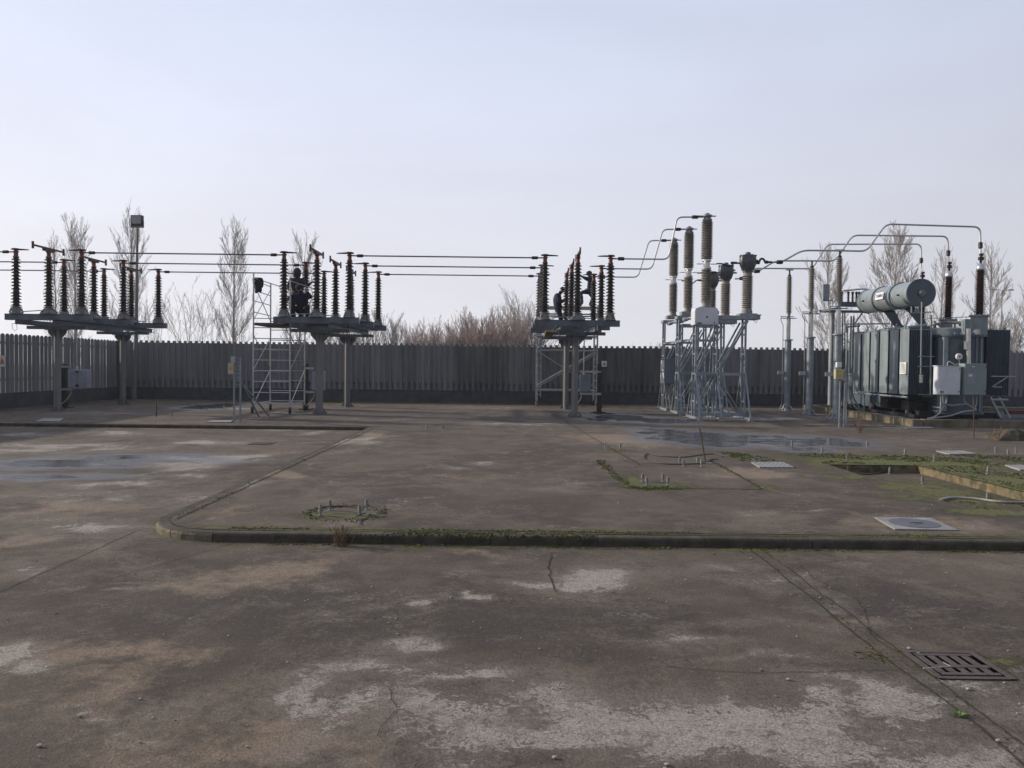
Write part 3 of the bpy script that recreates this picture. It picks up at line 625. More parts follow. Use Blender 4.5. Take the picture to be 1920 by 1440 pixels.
TREES = [
 ('tall bare poplar behind the left switch rack, left of the light mast', 139, 394, 64, 58, 1, 'poplar', 1, 'bark'),
 ('slimmer bare poplar leaning beside the taller one at far left', 103, 428, 46, 61, 2, 'poplar', .8, 'bark'),
 ('tallest bare poplar directly behind the light mast', 238, 376, 74, 58, 3, 'poplar', 1, 'bark'),
 ('low thin bare tree just right of the light mast', 288, 520, 60, 54, 4, 'spread', .5, 'bark'),
 ('spindly bare sapling left of the poplar near the left scaffold tower', 348, 512, 62, 52, 5, 'spread', .55, 'bark'),
 ('sparse low bare tree at the foot of the poplar near the left scaffold', 392, 535, 60, 56, 6, 'spread', .5, 'bark'),
 ('bare poplar standing left of the left scaffold tower', 438, 402, 82, 58, 7, 'poplar', 1.05, 'bark'),
 ('bare poplar behind the workers on the left scaffold', 556, 425, 84, 60, 8, 'poplar', 1, 'bark'),
 ('low spreading bare tree right of the second switch rack', 712, 578, 110, 50, 9, 'spread', 1.3, 'bark'),
 ('low bare shrub behind the second switch rack', 640, 592, 90, 50, 10, 'spread', 1.1, 'bark'),
 ('low reddish bare bush at the left end of the thicket', 782, 612, 60, 49, 31, 'bush', .9, 'barkred'),
 ('reddish bare thicket tree just right of the lowest left bush', 812, 598, 86, 48, 11, 'bush', 1, 'barkred'),
 ('reddish bare tree left of the widest one in the thicket', 862, 594, 80, 50, 12, 'bush', 1, 'barkred'),
 ('widest and fullest reddish bare tree in the middle of the thicket', 915, 576, 116, 48, 13, 'bush', 1.35, 'barkred'),
 ('small reddish bare tree filling the right part of the thicket', 958, 590, 70, 50, 14, 'bush', 1, 'barkred'),
 ('bare tree behind the left insulators of the third switch rack', 992, 556, 80, 52, 15, 'bush', 1, 'bark'),
 ('very low faint bare bush behind the circuit breakers', 1232, 636, 60, 60, 16, 'bush', .6, 'bark'),
 ('bare poplar behind the surge arrester poles', 1560, 448, 128, 56, 17, 'poplar', 1.15, 'bark'),
 ('broad dense bare poplar above the transformer conservator', 1664, 414, 136, 55, 18, 'poplar', 1.35, 'bark'),
 ('narrow bare poplar between the two brown bushings', 1760, 452, 76, 58, 19, 'poplar', .95, 'bark'),
 ('bare poplar behind the rightmost transformer bushing', 1856, 448, 112, 56, 20, 'poplar', 1.1, 'bark'),
 ('bare poplar cut off by the right edge of the picture', 1926, 500, 70, 58, 21, 'poplar', .9, 'bark'),
 ('small bare tree low behind the right end of the transformer', 1885, 575, 70, 52, 22, 'spread', 1.1, 'bark'),
]
for (lb, px, top, wd, Y, sd_, st, dn, mt_) in TREES: bare_tree(lb, px, top, wd, Y, sd_, st, dn, mt_)
# ------------------------------------------------------------------ switch racks
PH = [23.7, 26.12, 28.55]; WORD = ['nearest', 'middle', 'farthest']
ZB = 2.99                                             # top of the cross beams
def insulator_dark(x, y, z0, z1, parent, name='insulator'):
    b = MB(); zj = z0 + (z1 - z0) * .33
    b.lathe([(.085, z0 - .02)] + sheds(z0, zj - .03, 5, .082, .148, droop=.2) + [(.088, zj - .03), (.088, zj)] + sheds(zj, z1, 10, .074, .138, .066, .126), (x, y, 0), 16)
    return b.build(name, 'brown', parent)
def make_switch():
    r = thing('disconnector_switch', 'x', 'switch', (0, 0, 0), 'three-column disconnector switches on the racks')
    b = MB(); L = 1.3                                # channel section cross beam
    b.bb(-L, L, -.10, .10, ZB - .012, ZB); b.bb(-L, L, -.10, .10, ZB - .19, ZB - .178); b.bb(-L, L, -.092, -.08, ZB - .178, ZB - .012); b.bb(-L, L, .08, .092, ZB - .178, ZB - .012)
    for x in (-L + .006, L - .006): b.bb(x - .006, x + .006, -.08, .08, ZB - .178, ZB - .012)
    for x in (-1, 0, 1):
        for dx in (-.16, .16): b.lathe([(.018, ZB), (.018, ZB + .03)], (x + dx, -.07, 0), 6)
    b.build('cross_beam', 'beam', r)
    for i, x in enumerate((-1, 0, 1)):
        b = MB()
        if i == 1:
            b.lathe([(.25, ZB + .002), (.25, ZB + .02), (.11, ZB + .15), (.11, ZB + .19), (.15, ZB + .20), (.15, ZB + .22)], (x, 0, 0), 16)
            for a in range(6): q = a * math.pi / 3; b.bar((x + .24 * math.cos(q), .24 * math.sin(q), ZB + .03), (x + .12 * math.cos(q), .12 * math.sin(q), ZB + .16), .016, .05)
        else:
            b.lathe([(.19, ZB + .002), (.19, ZB + .02), (.125, ZB + .06), (.125, ZB + .19), (.16, ZB + .20), (.16, ZB + .22)], (x, 0, 0), 16)
            for a in range(4): q = a * math.pi / 2 + .78; b.bar((x + .18 * math.cos(q), .18 * math.sin(q), ZB + .03), (x + .13 * math.cos(q), .13 * math.sin(q), ZB + .17), .018, .05)
        pd = b.build('pedestal', 'cast', r)
        ins = insulator_dark(x, 0, ZB + .22, 4.70, r)
        b = MB()
        b.lathe([(.082, 4.70), (.086, 4.73), (.062, 4.76), (.060, 4.86), (.085, 4.875), (.085, 4.90)], (x, 0, 0), 12)
        b.build('cap', 'red', ins)
        if i != 1:
            s = -x; b = MB()
            b.lathe([(.05, 4.90), (.05, 4.93), (.13, 4.94), (.135, 4.965), (.09, 4.985), (.03, 4.99)], (x, 0, 0), 12, 0)
            b.tube([(x, 0, 4.95), (x + s * .16, 0, 4.95), (x + s * .34, 0, 4.945), (x + s * .40, 0, 4.94)], [.03, .028, .02, .012], 6, 1)
            b.bb(min(x, x - s * .16), max(x, x - s * .16), -.03, .03, 4.86, 4.885, 1)
            b.build('contact_jaw', ['armred', 'dark'], r)
        else:
            b = MB(); b.bar((x, -.78, 4.985), (x, .78, 4.985), .055, .05); b.bar((x, -.25, 4.93), (x, .25, 4.93), .10, .07)
            for y in (-.78, .78): b.bb(x - .022, x + .022, y - .03, y + .03, 4.88, 5.09)
            b.build('rotating_arm', ['armred'], r)
    b = MB(); b.tube([(-.75, -.13, ZB + .06), (-.2, -.13, ZB + .10), (.5, .13, ZB + .05)], .016, 6); b.build('linkage_rod', 'galv', r)
    return r
RX = [-14.19, -6.0, 1.97]; SH = [.065, .02, .0]
RN = ['left rack beside the light mast', 'second rack from the left with the ladder scaffold', 'third rack near the circuit breakers']
sw = make_switch()
for i in range(3):
    for j in range(3):
        o = sw if (i, j) == (0, 0) else copy_tree(sw)
        o.location = (RX[i] + SH[i] * j, PH[j], 0)
        o['label'] = '%s brown three-column disconnector switch on the %s' % (WORD[j], RN[i])
def make_rack():
    r = thing('support_rack', 'x', 'steel rack', (0, 0, 0), 'steel racks carrying the disconnector switches')
    zt = ZB - .192
    for s in (-1, 1):
        b = MB(); x = s * .60
        b.bb(x - .045, x + .045, 22.95, 29.3, zt - .012, zt); b.bb(x - .045, x + .045, 22.95, 29.3, zt - .15, zt - .138); b.bb(x - s * .045 - .004, x - s * .045 + .004, 22.95, 29.3, zt - .138, zt - .012)
        b.build('longitudinal_beam', 'beam', r)
    for y in (24.15, 28.2):
        b = MB(); zc = zt - .152
        b.bb(-.92, .92, y - .08, y + .08, zc - .10, zc); b.build('head_beam', 'beam', r)
        b = MB(); b.lathe([(.098, .03), (.098, zc - .12)], (0, y, 0), 18); 
        for zz in (.95, 1.65): b.lathe([(.102, zz), (.102, zz + .02)], (0, y, 0), 18)
        b.tube([(-.115, y, .05), (-.115, y, zc - .3)], .014, 6)
        p = b.build('post', 'post', r)
        b = MB(); b.bb(-.3, .3, y - .2, y + .2, zc - .125, zc - .103)
        for a in (0, 1): 
            for s in (-1, 1):
                if a == 0: b.prism([(s * .10, zc - .42), (s * .29, zc - .20), (s * .29, zc - .125), (s * .10, zc - .125)], y - .01, y + .01, 'xz')
                else: b.prism([(y + s * .10, zc - .36), (y + s * .19, zc - .22), (y + s * .19, zc - .125), (y + s * .10, zc - .125)], -.01, .01, 'yz')
        b.build('head_bracket', 'beam', p)
        b = MB(); b.lathe([(.22, .004), (.22, .03)], (0, y, 0), 4, smooth=False)
        for a in range(4):
            q = a * math.pi / 2; c, s_ = math.cos(q), math.sin(q); b.bar((c * .17, y + s_ * .17, .03), (c * .10, y + s_ * .10, .15), .012, .05)
            b.lathe([(.016, .03), (.016, .075)], (c * .2 + .05 * s_, y + s_ * .2 + .05 * c, 0), 6)
        b.build('base_plate', 'beam', p)
    b = MB(); b.tube([(.0, 23.7, ZB + .09), (.22, 24.2, ZB - .1), (.22, 28.0, ZB - .1), (0, 28.55, ZB + .09)], .018, 6); b.build('drive_rod', 'galv', r)
    b = MB()
    for (x, y) in ((-.75, 23.1), (-.55, 25.2), (.5, 27.4)):
        b.tube([(x, y, zt - .14), (x + .03, y, zt - .3), (x + .10, y, zt - .36), (x + .16, y, zt - .3), (x + .14, y, zt - .14)], .007, 5)
    build_each(b, 'hanging_wire', 'cablegrey', r)
    return r
rk = make_rack()
RL = ['left steel rack on two square-footed posts beside the light mast', 'steel rack on two posts with the ladder scaffold at its left end', 'steel rack on two posts nearest the middle of the yard']
for i in range(3):
    o = rk if i == 0 else copy_tree(rk)
    o.location = (RX[i], 0, 0); o['label'] = RL[i]
# ------------------------------------------------------------------ conductors
def conductor(pts, label, r=.021, ends=(1, 1), material='alu_dark', group='bare tube conductors', loop=None, k=.28, endlen=.45):
    pts = fillet(pts, k); o = thing('conductor_tube', label, 'conductor', pts[0], group)
    b = MB(pts[0]); b.tube(pts, r, 8); b.build('tube', material, o)
    for e in (0, 1):
        if ends[e]:
            a, c = (pts[0], pts[1]) if e == 0 else (pts[-1], pts[-2]); d = (Vector(c) - Vector(a)).normalized(); a = Vector(a)
            b = MB(pts[0]); ln = endlen
            b.tube([a, a + d * ln * .35], r * .8, 6); b.tube([a + d * ln * .35, a + d * ln * .4, a + d * ln * .75, a + d * ln * .8], [r * 1.4, r * 2.3, r * 2.3, r * 1.3], 8)
            b.build('clamp', 'dark', o)
    return o
for j in range(3):
    Y = PH[j]; z = 4.875
    xl = [RX[i] + SH[i] * j for i in range(3)]
    conductor([(-20.5, Y, z), (xl[0] - 1.06, Y, z)], '%s conductor tube entering the left rack from the left edge' % WORD[j], ends=(0, 1))
    conductor([(xl[0] + 1.06, Y, z), (xl[1] - 1.06, Y, z)], '%s long conductor tube between the left and second racks' % WORD[j])
    conductor([(xl[1] + 1.06, Y, z), (xl[2] - 1.06, Y, z)], '%s long conductor tube between the second and third racks' % WORD[j])
BX = 5.90
def zp(px, py, Y): return P(px, py, Y)
bend = [[(1253, 487), (1270, 407)], [(1222, 503.5), (1243, 430)], [(1196, 520.5), (1217, 451)]]
ztop = []
for j in range(3):
    Y = PH[j]; a = P(*bend[j][0], Y); c = P(*bend[j][1], Y); z = 4.875
    ztop.append(c.z)
    conductor([(RX[2] + 1.06, Y, z), (a.x, Y, z), (c.x, Y, c.z), (BX - .12, Y, c.z + .01)], '%s bent tube rising from the third rack to the breaker top' % WORD[j], r=.024, material='alu', k=.17)
# ------------------------------------------------------------------ circuit breakers
def flange(b, x, y, z, r, h=.04, mi=0): b.lathe([(r, z), (r, z + h)], (x, y, 0), 18, mi)
def make_breaker():
    r = thing('circuit_breaker', 'x', 'circuit breaker', (0, 0, 0), 'live-tank circuit breakers')
    b = MB(); b.lathe([(.15, 3.42), (.15, 3.46), (.115, 3.47), (.115, 3.55), (.14, 3.56), (.14, 3.60)] + sheds(3.60, 4.58, 20, .115, .164) , (0, 0, 0), 20); b.build('lower_insulator', 'greyp', r)
    b = MB(); b.lathe([(.12, 4.58), (.14, 4.6), (.14, 4.64), (.10, 4.66), (.10, 4.80), (.14, 4.83), (.14, 4.88), (.12, 4.90)], (0, 0, 0), 18)
    b.bb(-.30, -.12, -.04, .04, 4.735, 4.755); b.bb(.12, .34, -.04, .04, 4.735, 4.755); b.build('middle_terminal', 'steel', r)
    b = MB(); b.lathe(sheds(4.90, 6.04, 23, .126, .180, .120, .172), (0, 0, 0), 20); b.build('upper_insulator', 'greyp', r)
    b = MB(); b.lathe([(.12, 6.04), (.145, 6.05), (.145, 6.10), (.11, 6.12), (.11, 6.17), (.15, 6.18), (.15, 6.22), (.06, 6.27), (.05, 6.29)], (0, 0, 0), 18)
    b.bb(-.30, .26, -.045, .045, 6.19, 6.21); b.build('top_terminal', 'cast', r)
    b = MB(); b.bb(-.24, .24, -.2, .2, 3.30, 3.42); b.build('mechanism_base', 'galv', r)
    return r
br0 = make_breaker()
BL = ['tallest and nearest grey circuit breaker behind the white control box', 'middle grey circuit breaker, second of the three tall poles', 'farthest grey circuit breaker, leftmost of the three tall poles']
for j in range(3):
    o = br0 if j == 0 else copy_tree(br0)
    o.location = (BX, PH[j], (0, .03, .05)[j]); o['label'] = BL[j]
def make_ct():
    r = thing('current_transformer', 'x', 'current transformer', (0, 0, 0), 'current transformers with dark heads')
    b = MB(); b.lathe([(.16, 3.24), (.16, 3.34), (.14, 3.36), (.14, 3.42)] + sheds(3.42, 4.42, 17, .122, .172) + [(.13, 4.42), (.13, 4.50)], (0, 0, 0), 20); b.build('insulator', 'greyp', r)
    b = MB(); b.lathe([(.15, 4.50), (.15, 4.55), (.18, 4.56), (.24, 4.72), (.255, 4.80), (.245, 4.98), (.21, 5.03), (.08, 5.055), (.08, 5.10), (.05, 5.12)], (0, 0, 0), 20)
    for a in range(8): q = a * math.pi / 4 + .2; b.box((.245 * math.cos(q), .245 * math.sin(q), 5.0), (.035, .035, .05))
    b.tube([(-.26, 0, 4.78), (-.34, 0, 4.78)], .03, 6); b.tube([(.26, 0, 4.78), (.36, 0, 4.78)], .03, 6); b.tube([(.22, -.06, 4.86), (.29, -.06, 4.86)], .03, 6)
    b.build('head', 'head', r)
    b = MB(); b.bb(-.26, .26, -.22, .22, 3.17, 3.24); b.bb(.2, .42, -.09, .09, 3.19, 3.22); b.tube([(.2, -.15, 3.17), (.27, -.17, 3.05), (.24, -.17, 2.95), (.14, -.15, 3.05), (.12, -.15, 3.15)], .010, 6); b.build('terminal_box', 'galv', r)
    return r
ct0 = make_ct(); CTX = [7.16, 7.16, 7.32]
CL = ['nearest current transformer with the largest dark bell-shaped head', 'middle current transformer with a dark head, left of the nearest one', 'farthest current transformer, mostly hidden behind the nearest breaker']
for j in range(3):
    o = ct0 if j == 0 else copy_tree(ct0)
    o.location = (CTX[j], PH[j], 0); o['label'] = CL[j]
for j in range(3):
    Y = PH[j]
    b0 = (BX + .30, Y, 4.76); c0 = (CTX[j] - .32, Y, 4.78)
    o = thing('flexible_link', '%s flexible dark link between a breaker and its current transformer' % WORD[j], 'flexible link', b0, 'flexible links')
    b = MB(b0); b.tube(fillet([b0, (b0[0] + .2, Y, 4.76), (b0[0] + .42, Y, 4.66), (b0[0] + .55, Y, 4.80), (c0[0] - .1, Y, 4.79), c0], .12), .024, 6); b.build('strap', 'dark', o)
    b = MB(b0); b.tube([(c0[0] - .2, Y, 4.79), (c0[0] - .02, Y, 4.79)], .04, 6); b.build('clamp', 'dark', o)
# lattice frames
def make_frame(first):
    r = thing('lattice_frame', 'x', 'steel frame', (0, 0, 0), 'lattice frames under the breakers')
    w_ = .055
    xs_ = (5.58, 6.22, 7.08); tops = (3.30, 3.05, 3.05)
    for x, zt in zip(xs_, tops):
        b = MB()
        for s in (-1, 1):
            b.bar((x, s * .17, .06), (x, s * .17, zt), w_, w_)
            b.bar((x, s * .19, 1.45), (x, s * .80, .10), w_ * .8, w_ * .8)
        for zz in (.55, 1.39, 2.0, 2.6): b.bb(x - .02, x + .02, -.17, .17, zz - .02, zz + .02)
        b.bb(x - .04, x + .04, -.86, .86, .012, .09); b.bb(x - .10, x + .10, -.93, -.74, .004, .02); b.bb(x - .10, x + .10, .74, .93, .004, .02)
        b.build('leg_frame', 'galv', r)
    b = MB()
    for s in (-1, 1):
        y = s * .20
        b.bb(5.55, 7.12, y - .025, y + .025, 1.35, 1.43); b.bb(5.62, 7.05, y - .03, y + .03, .12, .20)
        b.bb(6.2, 7.5, y - .03, y + .03, 3.055, 3.17); b.bb(5.5, 6.25, y - .03, y + .03, 3.20, 3.30); b.bb(5.6, 6.2, y - .02, y + .02, 2.38, 2.44)
    b.bb(5.5, 5.56, -.17, .17, 3.205, 3.295); b.bb(7.42, 7.5, -.17, .17, 3.06, 3.16)
    build_each(b, 'horizontal_beam', 'galv', r)
    for s in (-1, 1):
        y = s * .235
        b = MB(); b.bar((6.25, y, 1.50), (7.02, y, 2.98), .05, .05); b.bar((5.62, y, 1.55), (6.18, y, 2.85), .045, .045); b.bar((6.22, y, 1.34), (6.98, y, .16), .07, .03); b.bar((6.2, y, 1.34), (5.64, y, .3), .05, .03)
        build_each(b, 'diagonal_brace', 'galv', r)
    if first:
        b = MB(); b.bar((6.38, -.15, 1.6), (7.15, -.15, 3.02), .05, .05); b.tube(fillet([(6.1, -.1, 3.2), (6.0, -.1, 2.6), (6.05, -.1, 2.2), (6.0, 0, .2)], .3), .016, 6); b.tube(fillet([(6.3, -.1, 3.0), (6.35, -.1, 2.5), (6.12, 0, 2.2), (6.12, 0, .2)], .3), .012, 6); b.build('cable_run', 'galv', r)
    return r
FL = ['nearest lattice frame, carrying the white control box', 'middle lattice frame under the second breaker', 'farthest lattice frame, with the blue-grey cabinet on its left legs']
for j in range(3):
    o = make_frame(j == 0); o.location = (0, PH[j], 0); o['label'] = FL[j]
o = thing('drive_linkage', 'light tube linking the three breakers below their bases', 'linkage', (5.75, PH[0], 3.2))
b = MB((5.75, PH[0], 3.2)); b.tube([(5.72, PH[0] + .2, 3.16), (5.72, PH[2], 3.18)], .05, 8); b.tube([(5.72, PH[1] - .6, 3.17), (5.72, PH[1] - .2, 3.17)], .075, 8); b.tube([(5.72, PH[2] - .6, 3.17), (5.72, PH[2] - .2, 3.17)], .075, 8)
b.build('tube', 'galv_light', o); b = MB((5.75, PH[0], 3.2)); b.bb(5.56, 5.60, PH[0] + .25, PH[2], 2.42, 2.48); b.bb(7.06, 7.10, PH[0] + .25, PH[2], .13, .18); build_each(b, 'tie_bar', 'galv', o)
b = MB(); b.bb(5.2, 8.1, 23.0, 23.25, .006, .05); b.bb(5.9, 7.5, 23.35, 23.5, .006, .07); o = b.build('cable_duct', 'plate'); tag(o, 'low pale duct cover on the ground before the nearest lattice frame', 'duct cover')
# white control box with its lettering
a = P(1303, 576.5, 23.35); c = P(1346.6, 609, 23.35)
o = thing('control_box', 'white rounded control box with a black window below the tallest breaker', 'control box', (a.x, 23.35, c.z))
b = MB(o.location); w0, w1, z0, z1 = a.x, c.x, c.z, a.z; rr = .09
pf = [(w0, z0), (w1, z0), (w1, z1 - rr), (w1 - rr * .3, z1 - rr * .3), (w1 - rr, z1), (w0 + rr, z1), (w0 + rr * .3, z1 - rr * .3), (w0, z1 - rr)]
b.prism(pf, 23.35, 23.85, 'xz'); b.build('housing', 'white', o)
b = MB(o.location); b.prism([(w0 + (x - w0) * .96 + .013, z0 + (z - z0) * .96 + .01) for x, z in pf], 23.335, 23.349, 'xz'); cov = b.build('cover', 'white', o)
b = MB(o.location); cx, cz = P(1325.6, 594, 23.33).x, P(1325.6, 594, 23.33).z; b.lathe([(.028, 0), (.028, .012)], (cx, 23.335, cz), 12, axis=(0, -1, 0)); b.build('inspection_window', 'black', cov)
def loc(o, px, py, Y): return P(px, py, Y) - Vector(o.location)
text_mesh('ABB', .072, 'logo', 'black', o, loc(o, 1311, 606, 23.330), (math.pi / 2, 0, 0), xscale=1.25, bold=.002)
b = MB(o.location); q = P(1340, 605.5, 23.33); b.lathe([(.030, 0), (.030, .004)], (q.x, 23.335, q.z), 10, axis=(0, -1, 0)); b.lathe([(.018, 0), (.018, .006)], (q.x, 23.335, q.z), 10, axis=(0, -1, 0)); b.build('round_emblem', 'greycab', o)
# blue-grey cabinet on the farthest frame
a = P(1247, 672, 27.4); c = P(1264, 720, 27.4)
o = thing('marshalling_cabinet', 'blue-grey cabinet hung on the left legs of the lattice frames', 'cabinet', (a.x, 27.4, c.z))
b = MB(o.location); b.bb(a.x, c.x, 27.4, 28.25, c.z, a.z, bev=.01); b.build('housing', 'bluecab', o)
b = MB(o.location); b.bb(a.x + .02, c.x - .02, 27.385, 27.399, c.z + .02, a.z - .02); b.build('door', 'bluecab', o)
b = MB(o.location); b.bb(a.x - .012, a.x - .001, 27.5, 28.15, c.z + .45, a.z - .06); b.bb(a.x - .012, a.x - .001, 27.5, 28.15, c.z + .05, c.z + .40); b.build('sunlit_side_sheet', 'signw', o)  # pale sheets added to carry sunlight on the cabinet's left face
b = MB(o.location)
for k in range(5): b.tube(fillet([(a.x + .05 + k * .05, 27.6, c.z), (a.x + .05 + k * .06, 27.6, c.z - .35), (a.x + .3 - k * .03, 27.6, .6), (a.x + .28, 27.6, .01)], .25), .022, 6)
b.build('conduit', 'cablegrey', o)
# ------------------------------------------------------------------ surge arresters
def make_arrester():
    r = thing('surge_arrester', 'x', 'surge arrester', (0, 0, 0), 'surge arresters on tube poles')
    b = MB(); b.lathe([(.115, .03), (.115, 2.62)], (0, 0, 0), 20); p = b.build('pole', 'galv', r)
    b = MB(); b.lathe([(.17, 2.62), (.17, 2.66)], (0, 0, 0), 20); b.build('flange', 'galv', p); b = MB(); b.lathe([(.25, .004), (.25, .03)], (0, 0, 0), 20)
    for a in range(4): q = a * math.pi / 2 + .6; b.bar((.23 * math.cos(q), .23 * math.sin(q), .03), (.12 * math.cos(q), .12 * math.sin(q), .22), .014, .07)
    b.build('base_flange', 'galv', p)
    b = MB(); b.lathe([(.075, 2.66), (.075, 3.43)], (0, 0, 0), 18); b.build('extension_tube', 'steel', r)
    b = MB(); b.bb(-.26, .26, -.12, .12, 3.43, 3.45); b.lathe([(.06, 3.45), (.06, 3.62), (.09, 3.62), (.09, 3.66)], (0, 0, 0), 14); b.bb(-.30, .18, -.05, .05, 3.49, 3.51); b.build('mounting_plate', 'galv', r)
    b = MB(); b.lathe(sheds(3.66, 4.98, 22, .068, .118, .060, .108), (0, 0, 0), 16); b.build('insulator', 'greyp', r)
    b = MB(); b.lathe([(.06, 4.98), (.06, 5.04), (.03, 5.06), (.03, 5.21)], (0, 0, 0), 12); b.bb(-.13, .13, -.05, .05, 5.21, 5.235); b.build('top_clamp', 'dark', r)
    b = MB(); b.bb(-.36, -.16, -.06, .06, 1.36, 1.49); b.bb(-.2, -.1, -.02, .02, 1.40, 1.44); b.build('counter_box', 'galv_light', r)
    b = MB(); b.tube(fillet([(-.26, 0, 3.49), (-.30, 0, 3.38), (-.20, 0, 3.2), (-.19, 0, 1.49)], .15), .014, 6); b.tube([(-.19, 0, 1.36), (-.19, 0, .25), (-.27, .1, .02)], .016, 6); b.build('earth_lead', 'cablegrey', r)
    b = MB(); b.tube(fillet([(-.27, -.05, .02), (-.2, -.1, .12), (-.08, -.2, .06), (.1, -.25, .03), (.4, -.22, .02)], .1), .02, 6); b.build('ground_cable', 'cablegrey', r)
    return r
ar = make_arrester(); AX = [9.98, 10.08, 10.22]
AL = ['nearest surge arrester pole, just left of the yellow sign box', 'middle surge arrester pole of the three, with a grey ribbed top', 'farthest surge arrester pole, leftmost and smallest of the three']
for j in range(3):
    o = ar if j == 0 else copy_tree(ar)
    o.location = (AX[j], (23.75, 26.2, 28.7)[j], 0); o['label'] = AL[j]
# bent tubes from the current transformers over the arresters to the bushings
PA = [[(1446, 491.5), (1465, 491.5), (1504, 469.5), (1575, 470), (1625, 471), (1661.5, 420), (1831+7, 425.5), (1838.5, 476)],
      [(1405, 510), (1422, 508.5), (1454, 489), (1520.6, 489), (1566, 489.5), (1599, 441), (1777, 443), (1778.5, 489)],
      [(1378, 523), (1391, 522), (1413.5, 503), (1473, 503.5), (1523, 504), (1551.8, 458), (1727, 457.5), (1727.5, 501.6)]]
for j in range(3):
    Y = PH[j]; pts = [P(x, y, Y) for x, y in PA[j]]
    pts[0].x = max(pts[0].x, CTX[j] + .36) if j else pts[0].x
    if j == 0: pts = pts
    conductor(pts, '%s bright bent tube arching over its arrester to a transformer bushing' % WORD[j], r=.027, ends=(1, 1), material='alu', k=.2)
b0 = P(1416, 491.5, PH[0]); o = thing('expansion_link', 'dark omega-shaped link on the tube right of the largest dark head', 'flexible link', b0)
b = MB(b0); pts = [P(x, y, PH[0]) for x, y in [(1415, 491.5), (1424, 491.5), (1425, 486.5), (1429, 484.5), (1433, 487), (1434, 491.5), (1447, 491.5)]]; b.tube(fillet(pts, .05), .032, 8)
b.build('strap', 'dark', o); b = MB(b0)
for x0, x1 in ((1416, 1424), (1434, 1440)): b.tube([P(x0, 491.5, PH[0]), P(x1, 491.5, PH[0])], .05, 8)
b.build('clamp', 'dark', o)
# ------------------------------------------------------------------ power transformer
T = thing('power_transformer', 'large grey-green power transformer with radiators, conservator and three bushings', 'transformer', (13.6, 26, 0))
O = (13.6, 26, 0)
def part(name, fn, mats, parent=None, each=False):
    b = MB(O); fn(b)
    if each: return build_each(b, name, mats, parent or T)
    return b.build(name, mats, parent or T)
RX0 = P(1706, 617, 23.6).x                    # outer face of the left radiator bank
zt, zb = 2.83, .84
# tank with rounded front corners
def tank(b):
    x0, x1, y0, y1, r = 12.98, 14.42, 23.32, 29.9, .48
    pl = [(x1, y1), (x0, y1)] + [(x0 + r - r * math.cos(t), y0 + r - r * math.sin(t)) for t in np.linspace(0, math.pi / 2, 8)] + [(x1 - r + r * math.sin(t), y0 + r - r * math.cos(t)) for t in np.linspace(0, math.pi / 2, 8)]
    b.prism(pl, .30, 2.60, 'xy')
    for zz, g in ((2.60, .07), (.30, .03)):
        cx, cy = (x0 + x1) / 2, (y0 + y1) / 2
        b.prism([(cx + (x - cx) * (1 + g / .72), cy + (y - cy) * (1 + g / 3.3)) for x, y in pl], zz + (.002 if zz > 1 else -.05), zz + (.07 if zz > 1 else -.002), 'xy')
tank_o = part('tank', tank, 'tfshade')
def cover(b):
    b.lathe([(.50, 2.675), (.50, 2.86), (.44, 2.90), (.1, 2.91)], (13.55, 24.15, 0), 28); b.bb(13.05, 14.35, 24.6, 29.7, 2.675, 2.80)
    for a in range(28): q = a * 2 * math.pi / 28; b.lathe([(.018, 2.675), (.018, 2.73)], (13.70 + .76 * math.cos(q) * 1.0, 24.1 + .76 * math.sin(q), 0), 6) if math.sin(q) < .3 else None
part('cover', cover, 'tfgreen')
def ribs(b):
    b.bb(12.99, 13.12, 23.30, 23.62, .35, 2.58); b.bb(14.10, 14.14, 23.295, 23.33, .35, 2.58); b.bb(13.95, 13.99, 23.28, 23.32, 1.7, 2.6)
part('stiffener', ribs, 'tfgreen', each=True)
# radiators
def radiator(x0, y0, sgn):
    """one radiator: parallel fins facing sideways"""
    R_ = None
    def fins(b):
        for k in range(14):
            x = x0 + sgn * (k * .052); b.bb(x - .008, x + .008, y0, y0 + .535, zb, zt)
        for zz in (zb + .08, zt - .14):
            b.bb(min(x0, x0 + sgn * .70), max(x0, x0 + sgn * .70), y0 + .24, y0 + .30, zz, zz + .06)
    f = part('radiator', fins, 'tfshade')  # fins take the darker copy so the gaps look shadowed
    def plate(b):
        b.bb(x0 - sgn * .012 - .006, x0 - sgn * .012 + .006, y0 - .004, y0 + .539, zb - .01, zt + .01)
    part('end_plate', plate, 'tfgreen', f)
    def lug(b):
        for zz, s in ((zt, 1), (zb, -1)): b.bb(x0 - .02, x0 + .05, y0 + .25, y0 + .30, zz - .03, zz + .03 * s + .05 * s if s > 0 else zz + .03)
        b.bb(x0 - .01, x0 + .03, y0 + .255, y0 + .295, zt, zt + .09)
    part('lifting_lug', lug, 'tfgreen', f)
for k in range(6):
    radiator(RX0, 23.60 + k * .655, 1)
for k in range(6):
    radiator(15.12, 23.55 + k * .655, -1)
def header(b):
    b.tube([(RX0 + .03, 23.7, zb - .10), (RX0 + .03, 27.5, zb - .10)], .035, 8); b.tube([(RX0 + .03, 23.7, zt + .04), (RX0 + .03, 27.5, zt + .04)], .028, 8)
    b.tube([(RX0 + .03, 26.6, zb - .1), (RX0 + .03, 26.6, .1)], .022, 6); b.tube([(RX0 + .6, 23.9, zb - .05), (13.0, 23.9, zb - .05)], .06, 8)
    for y in (24.5, 26.2): b.tube([(RX0 + .3, y, zt + .06), (13.1, y, zt + .16)], .06, 8)
part('header_pipe', header, 'tfgreen', each=True)
